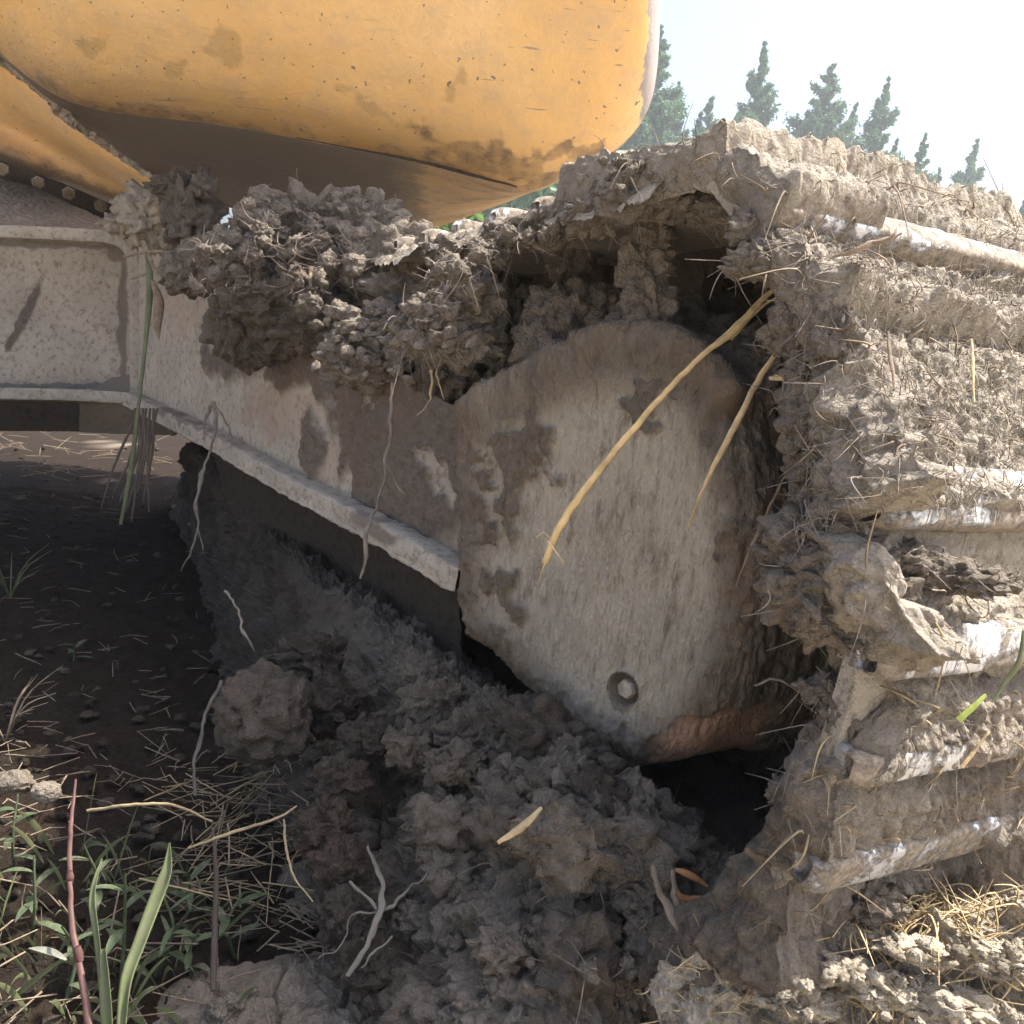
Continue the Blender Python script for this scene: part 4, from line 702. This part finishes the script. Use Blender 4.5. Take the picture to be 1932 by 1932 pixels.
stalk('long green grass blade draped over the right end of the pads', [([(1930, 1190, .68), (1925, 1240, .68), (1895, 1290, .68), (1870, 1325, .68)], .7, [8, 13, 10, 4])], BLADE, 'grass', 'grass')
stalk('green grass sliver at the mouth of the lower hollow', [([(1375, 1660, .82), (1410, 1630, .81), (1445, 1610, .81)], .8, [6, 9, 4])], BLADE, 'grass', 'grass')
sp = empty('maize_stub', U(1565, 640, .75)); tag(sp, 'short green forked plant stub stuck in mud at the pad edge', 'plant')
for nm, pts, wp in (('stem', [(1572, 578, .74), (1567, 620, .74), (1562, 665, .735)], [18, 16, 12]), ('leaf', [(1562, 655, .735), (1545, 690, .73), (1530, 710, .73)], [8, 8, 3]), ('leaf', [(1563, 655, .735), (1560, 690, .73), (1556, 712, .73)], [7, 8, 6]), ('leaf', [(1566, 655, .735), (1580, 685, .73), (1592, 700, .73)], [7, 9, 3])):
    T = Tubes().px(pts, .7, wp, 8); T.build(nm, BLADE, sp)
stalk('narrow green leaf standing left of the forked stub', [([(1512, 625, .76), (1510, 680, .755), (1498, 715, .75)], .7, [6, 10, 5])], BLADE, 'grass', 'grass')

# ------------------------------------------------------------------ straw litter and weeds
def litter(n, region, name, label, mat, lm, seed, zr=(.0, .03), r=.0012):
    rg = random.Random(seed); T = Tubes()
    for i in range(n):
        p = G(rg.uniform(region[0], region[2]), rg.uniform(region[1], region[3]), rg.uniform(*zr)); a = rg.uniform(0, 6.28); l = rg.uniform(.4, 1)*lm
        d = np.array([math.cos(a), math.sin(a), rg.gauss(0, .15)]); k = np.array([rg.gauss(0, .2), rg.gauss(0, .2), rg.gauss(0, .1)])
        kk = rg.choice((0, 0, .12, .35)); q1 = np.array([rg.gauss(0, 1), rg.gauss(0, 1), abs(rg.gauss(0, .5))])*kk*l; rr = r*rg.uniform(.5, 1.2)
        T.add([p-d*l/2, p-d*l*.08+q1*.8, p+q1, p+d*l*.08+q1*.7, p+d*l/2+k*l*.3*kk], [rr, rr, rr*1.1, rr, rr*.6], 4, 9, .5, jit=.001)
    tag(T.build(name, mat), label, 'straw', kind='stuff')
litter(150, (-50, 850, 420, 1500), 'straw_litter', 'scattered straw bits on the dark wet ground', STRAWD, .06, 1, (.0, .015), .0009)
litter(60, (-50, 822, 330, 900), 'straw_litter', 'straw bits on the distant ground under the beam', STRAWD, .18, 9, (.0, .03), .0015)
litter(130, (0, 1400, 600, 1932), 'straw_litter', 'broken straw lying among the weeds', STRAWD, .08, 2, (.0, .05), .001)
litter(330, (1300, 1730, 1960, 1932), 'straw_litter', 'golden straw strewn on the sunlit dry strip', STRAW, .05, 3, (.0, .03), .0009)
litter(70, (320, 1420, 590, 1700), 'straw_litter', 'tangled nest of straw left of the dark clods', STRAWN, .12, 4, (.01, .08), .0010)
litter(90, (330, 1430, 600, 1720), 'straw_litter', 'fine dead grass in the straw nest', STRAWD, .07, 14, (.0, .07), .0006)
litter(50, (540, 1700, 760, 1800), 'straw_litter', 'small wad of straw at the foot of the berm', STRAWD, .06, 5, (.03, .07), .001)
stalk('two crossed yellow straws in front of the straw nest', [([(165, 1530, .97), (250, 1518, .96), (330, 1520, .96), (400, 1550, .96)], .95, [6, 6, 5, 3]), ([(355, 1600, .93), (440, 1570, .94), (520, 1545, .96), (560, 1520, .98)], .95, [4, 6, 5, 3])], STRAWN)
stalk('long straw bending down from the nest', [([(535, 1545, .98), (540, 1600, .96), (555, 1655, .94), (590, 1700, .93)], .95, [4, 5, 4, 3])], STRAWN)
def leafv(P0, d, up, l, wd, n=9, curl=.4, fold=.25):
    d = d/np.linalg.norm(d); s = np.cross(d, up); s /= np.linalg.norm(s); nn = np.cross(s, d); V = []
    for i in range(n):
        t = i/(n-1); c = P0+d*l*t-Z*curl*l*t*t; ww = wd*math.sin(math.pi*min(1, t*.93+.05))**.75/2
        V += [c-s*ww+nn*ww*fold, c, c+s*ww+nn*ww*fold]
    Fq = []
    for i in range(n-1):
        for k in (0, 1): a = i*3+k; Fq.append([a, a+1, a+4, a+3])
    return np.array(V), np.array(Fq)
def weed(base, h, nl, ll, lw, label, seed, mat=LEAF, lean=(0, 0), stem_mat=None, sr=.0018, group=None):
    rg = random.Random(seed); o = empty('weed', base); tag(o, label, 'weed', group)
    tip = base+Z*h+np.array([lean[0], lean[1], 0]); mid = (base+tip)/2+np.array([rg.gauss(0, .01), rg.gauss(0, .01), 0])
    T = Tubes(); T.add([base-Z*.02, mid, tip], [sr*1.3, sr, sr*.6], 6, 16); T.build('stem', stem_mat or mat, o)
    ax = crom([base, mid, tip], 50)
    for i in range(nl):
        t = .25+.75*i/nl; a = i*2.4+rg.uniform(-.4, .4); p = ax[int(t*49)]; d = np.array([math.cos(a), math.sin(a), rg.uniform(.2, .8)])
        v, fq = leafv(p, d, Z, ll*rg.uniform(.7, 1.1), lw*rg.uniform(.8, 1.2), curl=rg.uniform(.2, .6)); mesh('leaf', v, fq, mat, o)
ws = [((60, 1770), .10, 'leafy weed at the left edge with drooping lobed leaves'), ((150, 1800), .13, 'weed just right of the red stem'), ((285, 1830), .11, 'spiky green weed in front of the reed blade'), ((345, 1760), .085, 'small weed with a whorl of leaves right of the reed blade'),
      ((225, 1880), .14, 'dense weed at the bottom of the reed clump'), ((450, 1790), .07, 'seedling with two pale green leaves by the mud mound'), ((30, 1640), .10, 'weed with narrow leaves at the left edge beside the stones'), ((140, 1250), .04, 'low dark green plant on the wet ground'), ((110, 1920), .1, 'weed in the bottom left corner'), ((370, 1850), .06, 'short weed beside the mud mound')]
for i, ((x, y), hh, lb) in enumerate(ws): weed(G(x, y, 0)*np.array([1, 1, 0])+Z*.0, hh, 4 if 'two' in lb else 5, .042, .009 if i != 2 else .005, lb, i)
for i, (x0, y0, n) in enumerate([(20, 1130, 12), (10, 1400, 8), (60, 900, 6)]):
    T = Tubes(); rg = random.Random(50+i); b = G(x0, y0, 0)
    for k in range(n): a = rg.uniform(0, 6.3); dr = np.array([math.cos(a)*.5, math.sin(a)*.5, 1.]); l = rg.uniform(.05, .13); T.add([b, b+dr*l*.6, b+dr*l+np.array([math.cos(a), math.sin(a), -.3])*l*.3], [.0015, .0014, .0004], 4, 8)
    tag(T.build('grass_tuft', BLADE if i < 1 else STRAWD), ['olive grass tuft at the left edge on the dark ground', 'faded grass tuft at the left edge above the weeds', 'dry sprouting stubble near the cross beam'][i], 'grass')
T = Tubes(); rg = random.Random(91); VV = []; FF = []; nn_ = 0
for i in range(95):
    b = G(rg.uniform(-30, 430), rg.uniform(1600, 1960), 0)*np.array([1, 1, 0]); a = rg.uniform(0, 6.3); v, fq = leafv(b, np.array([math.cos(a)*rg.uniform(.2, .9), math.sin(a)*.5, 1.]), np.array([math.sin(a), -math.cos(a), .1]), rg.uniform(.05, .15), rg.uniform(.003, .007), 8, rg.uniform(.2, .9), .2); VV.append(v); FF.append(fq+nn_); nn_ += len(v)
tag(mesh('grass', np.concatenate(VV), np.concatenate(FF), BLADE), 'thin dull green grass blades growing among the weeds', 'grass', kind='stuff')
# straw matted into the pads
V, nn = CRUST; x, y, d = Pj(V)
fibres(V, nn, (y < 1010) & (y > 330) & (x > 1450) & (x < 1990), 170, .02, .06, .0010, 'matted_straw', 'flattened straw matted into the mud of the upper pads', STRAWD, 21, .15, .1)
fibres(V, nn, (y < 1760) & (y > 1010) & (x > 1500) & (x < 1990), 90, .02, .06, .0010, 'matted_straw', 'brown straw bits stuck in the mud of the lower pads', STRAWN, 22, .25, .5)
V, nn = BERM; x, y, d = Pj(V)
fibres(V, nn, (x > 560) & (y > 1380), 110, .02, .07, .0008, 'matted_straw', 'brown straw bits stuck in the face of the berm', STRAWD, 23, .2, .3)
# broad reed blades
for pts, wp, lb in (([(228, 1960, .80), (240, 1850, .82), (268, 1770, .84), (298, 1690, .86), (316, 1640, .87), (320, 1590, .88)], [20, 26, 28, 30, 24, 3], 'broad torn yellow-green reed blade leaning right'), ([(195, 1900, .82), (185, 1780, .84), (175, 1690, .86), (192, 1620, .88)], [10, 14, 16, 3], 'upright blue-green grass blade beside the reed'), ([(205, 1960, .8), (200, 1860, .81), (195, 1790, .82)], [26, 24, 14], 'thick pale reed sheath at the bottom')):
    C_ = crom([U(*p) for p in pts], 40); ww = crom(np.array(wp, float)[:, None], 40)[:, 0]*.84/F/2; T_ = np.gradient(C_, axis=0); T_ /= np.linalg.norm(T_, axis=1)[:, None]
    s_ = np.cross(T_, f_+np.array([.3, 0, 0])); s_ /= np.linalg.norm(s_, axis=1)[:, None]; V = np.stack([C_+s_*(ww*k)[:, None]+f_*(ww*abs(k)**1.5*.5*(-1))[:, None]+f_*th_ for th_ in (0, .0008) for k in (-1, -.6, -.2, .2, .6, 1)], 1)
    V = V+(fbm(V.reshape(-1, 3)*np.array([1, 1, .25]), 90, 3).reshape(V.shape[:2])*.0012)[..., None]*f_
    V = np.concatenate([V[:, :6], V[:, 6:][:, ::-1]], 1).reshape(-1, 3); tag(mesh('reed_blade', V, grid_faces(40, 12, True), BLADE), lb, 'grass')
stalk('jointed red stem rising through the weeds', [([(172, 1960, .80), (155, 1850, .82), (138, 1760, .84), (132, 1660, .86), (133, 1560, .88), (142, 1470, .9)], .85, [17, 13, 12, 9, 8, 4]), ([(134, 1668, .86), (133, 1655, .86), (132, 1642, .86)], .85, [9, 14, 9]), ([(150, 1815, .82), (147, 1800, .82), (144, 1786, .82)], .85, [13, 18, 13])], REDSTEM, 'red_stem', 'plant')
stalk('dark upright woody stem below the straw nest', [([(402, 1870, .88), (405, 1760, .92), (408, 1640, .95), (400, 1560, .97)], .9, [11, 12, 9, 5])], plain('dark_wood', (.055, .04, .03), .8), 'woody_stem', 'plant')
stalk('dark twig running along the left of the mud ball', [([(418, 1285, 1.15), (385, 1360, 1.12), (370, 1430, 1.1), (368, 1500, 1.08)], 1.1, [8, 8, 6, 6]), ([(372, 1440, 1.1), (390, 1415, 1.1)], 1.1, [4, 3])], plain('dim_twig', (.09, .078, .066), .85), 'twig', 'twig')
stalk('thin pale root curling above the mud ball', [([(425, 1115, 1.35), (450, 1150, 1.33), (462, 1195, 1.3), (482, 1228, 1.3)], 1.3, [5, 5, 5, 4])], ROOT, 'hanging_root', 'root')
pl = empty('pale_leaf', U(80, 1780, .88)); tag(pl, 'crumpled whitish dead leaf among the weeds', 'leaf')
v, fq = leafv(U(125, 1812, .86), U(25, 1770, .88)-U(130, 1815, .86), Z, .045, .009, 12, .1, .7); mesh('blade', v, fq, PALE, pl)
clump('grey pebble-like clod on the left ground', [(88, 1495, 1.0, (26, 20), 5)], MUD, seed=600, wet=.1, rough=.4); clump('brown pebble-like clod at the left edge', [(25, 1475, 1.0, (34, 20), 5)], MUD, seed=603, wet=.3, rough=.4)
p = Pile(); rg = random.Random(77)
for i in range(420):
    x, y = rg.uniform(-60, 760), rg.uniform(840, 1932); g = G(x, y, 0); r = rg.uniform(.002, .008); p.add(*clod_v(g+Z*r*.3, (r*1.2, r, r*.6), 2, i, 1.6), rg.uniform(.85, 1))
for i in range(300):
    x, y = rg.uniform(1250, 1990), rg.uniform(1740, 1960); g = G(x, y, 0.01); r = rg.uniform(.003, .013); p.add(*clod_v(g+Z*r*.3, (r*1.2, r, r*.8), 2, i, 1.), rg.uniform(0, .3))
tag(p.build('mud_crumbs', GROUND), 'loose crumbs of mud scattered over the ground', 'mud', kind='stuff')

# ------------------------------------------------------------------ trees
def tree_mesh(h, wd, seed):
    rg = np.random.default_rng(seed); V = []; Fq = []; n = 0; T = Tubes(); T.add([np.zeros(3), np.array([.05, 0, h*.5]), np.array([0, 0, h*.98])], [.2, .11, .02], 7, 14)
    nb = int(h*10)
    for i in range(nb):
        t = (i+rg.random())/nb; z_ = h*(.10+.88*t); a = rg.random()*6.28; env = wd/2*(1-t)**.95*(.6+.5*rg.random()); l = max(env, .05)
        d = np.array([math.cos(a), math.sin(a), .55+.8*t]); b0 = np.array([0, 0, z_]); b1 = b0+d*l*np.array([1, 1, .8])
        T.add([b0, (b0+b1)/2, b1], [.035, .022, .008], 3, 4)
        m = int(60+l*420)
        s = rg.random(m)**.6; c = b0+(b1-b0)*s[:, None]+rg.normal(size=(m, 3))*np.array([.16, .16, .14])*(.10+l*.55)
        u = rg.normal(size=(m, 3)); u /= np.linalg.norm(u, axis=1)[:, None]; v = rg.normal(size=(m, 3)); v -= (v*u).sum(1)[:, None]*u; v /= np.linalg.norm(v, axis=1)[:, None]; ss = rg.uniform(.035, .08, m)[:, None]
        q = np.stack([c-u*ss, c+v*ss*.55, c+u*ss, c-v*ss*.55], 1).reshape(-1, 3); V.append(q); Fq.append(np.arange(m*4).reshape(m, 4)+n); n += m*4
    return T, np.concatenate(V), np.concatenate(Fq)
TS = [(10, 5.0), (10, 5.6), (10, 4.6), (10, 5.2)]
var = []
for k, (h_, w_) in enumerate(TS):
    T, V, Fq = tree_mesh(h_, w_, k+3); tr = T.build('trunk', BARK); cr_ = mesh('crown', V, Fq, TREELEAF, smooth=False); var.append((tr.data, cr_.data)); bpy.data.objects.remove(tr); bpy.data.objects.remove(cr_)
trees = [(1247, 50, 150, 0, 'tall conifer half hidden by the right edge of the counterweight'), (1283, 160, 100, 1, 'slim conifer right beside the counterweight edge'), (1345, 185, 105, 2, 'round-topped conifer between the counterweight and the tall spire'), (1443, 82, 120, 0, 'tallest free-standing conifer spire'), (1442, 225, 80, 1, 'low bright conifer in front of the tallest spire'),
         (1490, 245, 60, 2, 'small conifer left of the broad twin spire'), (1572, 125, 165, 1, 'broad dense conifer in the middle of the row'), (1617, 200, 90, 3, 'short conifer squeezed right of the broad one'), (1680, 150, 110, 0, 'leaning slender conifer right of the middle'), (1695, 265, 70, 2, 'low conifer at the foot of the slender one'),
         (1748, 258, 90, 3, 'thin conifer second from the right of the clear row'), (1775, 320, 60, 2, 'bushy little conifer beside the thin one'), (1848, 268, 105, 0, 'rightmost full conifer above the sunlit track'), (1202, 215, 120, 1, 'conifer crown showing under the counterweight corner'), (1120, 270, 140, 3, 'dim conifer behind the twig under the counterweight'), (1040, 290, 150, 1, 'dark conifer low behind the upper track'), (960, 320, 150, 2, 'leftmost conifer glimpsed under the counterweight'), (1905, 405, 60, 3, 'tiny far conifer tip at the right edge'), (1932, 385, 70, 0, 'far conifer cut by the right edge'), (1390, 225, 90, 3, 'conifer left of the tallest spire'), (1315, 250, 100, 3, 'low conifer filling the gap beside the slim one'), (1530, 235, 90, 0, 'conifer shoulder left of the broad one'), (1725, 330, 80, 1, 'squat conifer between the slender and thin ones'), (1810, 330, 80, 1, 'squat conifer left of the rightmost one'), (1262, 240, 90, 2, 'full conifer tucked under the tall one by the counterweight'), (1460, 300, 90, 3, 'stubby conifer below the tallest spire'), (1598, 270, 90, 2, 'full conifer crowding the broad one from the right'), (1655, 290, 80, 1, 'dark conifer between the short and slender ones'), (1770, 385, 70, 0, 'small pointed conifer right of the thin one'), (1870, 390, 60, 2, 'small conifer just right of the rightmost full one'), (1225, 150, 110, 3, 'upright conifer half behind the counterweight edge'), (1325, 215, 90, 2, 'narrow conifer just left of the round-topped one'), (1365, 240, 90, 0, 'narrow conifer just right of the round-topped one'), (1545, 190, 100, 2, 'slim conifer merging with the left of the broad one')]
for i, (x, y, wpx, k, lb) in enumerate(trees):
    dist = 38+((i*7) % 5)*1.5; tipw = U(x, y-12, dist); hh = tipw[2]; loc = np.array([tipw[0], tipw[1], 0]); o = empty('conifer_tree', loc); tag(o, lb, 'tree', 'row of conifers behind the machine')
    if i < 20: pass
    wr = wpx*dist/F/TS[k][1]*2.6; o.scale = (wr, wr, hh/10); o.rotation_euler = (0, 0, i*1.7)
    for nm, me in (('trunk', var[k][0]), ('crown', var[k][1])): c = bpy.data.objects.new(nm, me); COL.objects.link(c); c.parent = o
def bush(x, y, d, r, label, mat, seed, sz=.05):
    rg = np.random.default_rng(seed); c0 = U(x, y, d); o = empty('bush', c0*np.array([1, 1, 0])); tag(o, label, 'bush'); m = 5000
    P = rg.normal(size=(m, 3)); P /= np.linalg.norm(P, axis=1)[:, None]; P *= (rg.random(m)**.33)[:, None]*(1+.35*fbm(P, 2, 2, seed=seed))[:, None]; c = c0+P*np.array(r)
    u = rg.normal(size=(m, 3))*sz; v = rg.normal(size=(m, 3))*sz; q = np.stack([c-u, c+v*.6, c+u, c-v*.6], 1).reshape(-1, 3); mesh('foliage', q, np.arange(m*4).reshape(m, 4), mat, o, smooth=False)
    T = Tubes(); T.add([c0*np.array([1, 1, 0]), c0-Z*.1], [.06, .04], 6, 5); T.build('trunk', BARK, o)
bush(868, 425, 14, (.35, .4, .25), 'bright green bush glimpsed under the counterweight', BUSH, 3)
bush(1010, 405, 26, (2.6, 1, 1.0), 'dark shrub thicket behind the upper track', TREELEAF, 5, .09)
bush(820, 440, 26, (2.4, 1, .9), 'shaded shrub behind the bright bush', TREELEAF, 6, .09)
# ------------------------------------------------------------------ haze
V, Fc = box_v(np.array([0, 20, 9.5]), np.array([1., 0, 0]), np.array([0, 1., 0]), Z, 120, 100, 22); 
m = bpy.data.materials.new('air'); m.use_nodes = True; n = m.node_tree; n.nodes.clear(); out = n.nodes.new('ShaderNodeOutputMaterial'); pv = n.nodes.new('ShaderNodeVolumePrincipled')
pv.inputs['Color'].default_value = (.9, .95, 1, 1); pv.inputs['Density'].default_value = .0035; pv.inputs['Anisotropy'].default_value = .3; n.links.new(pv.outputs[0], out.inputs['Volume'])
tag(mesh('haze', V, Fc, m, smooth=False), kind='stuff')
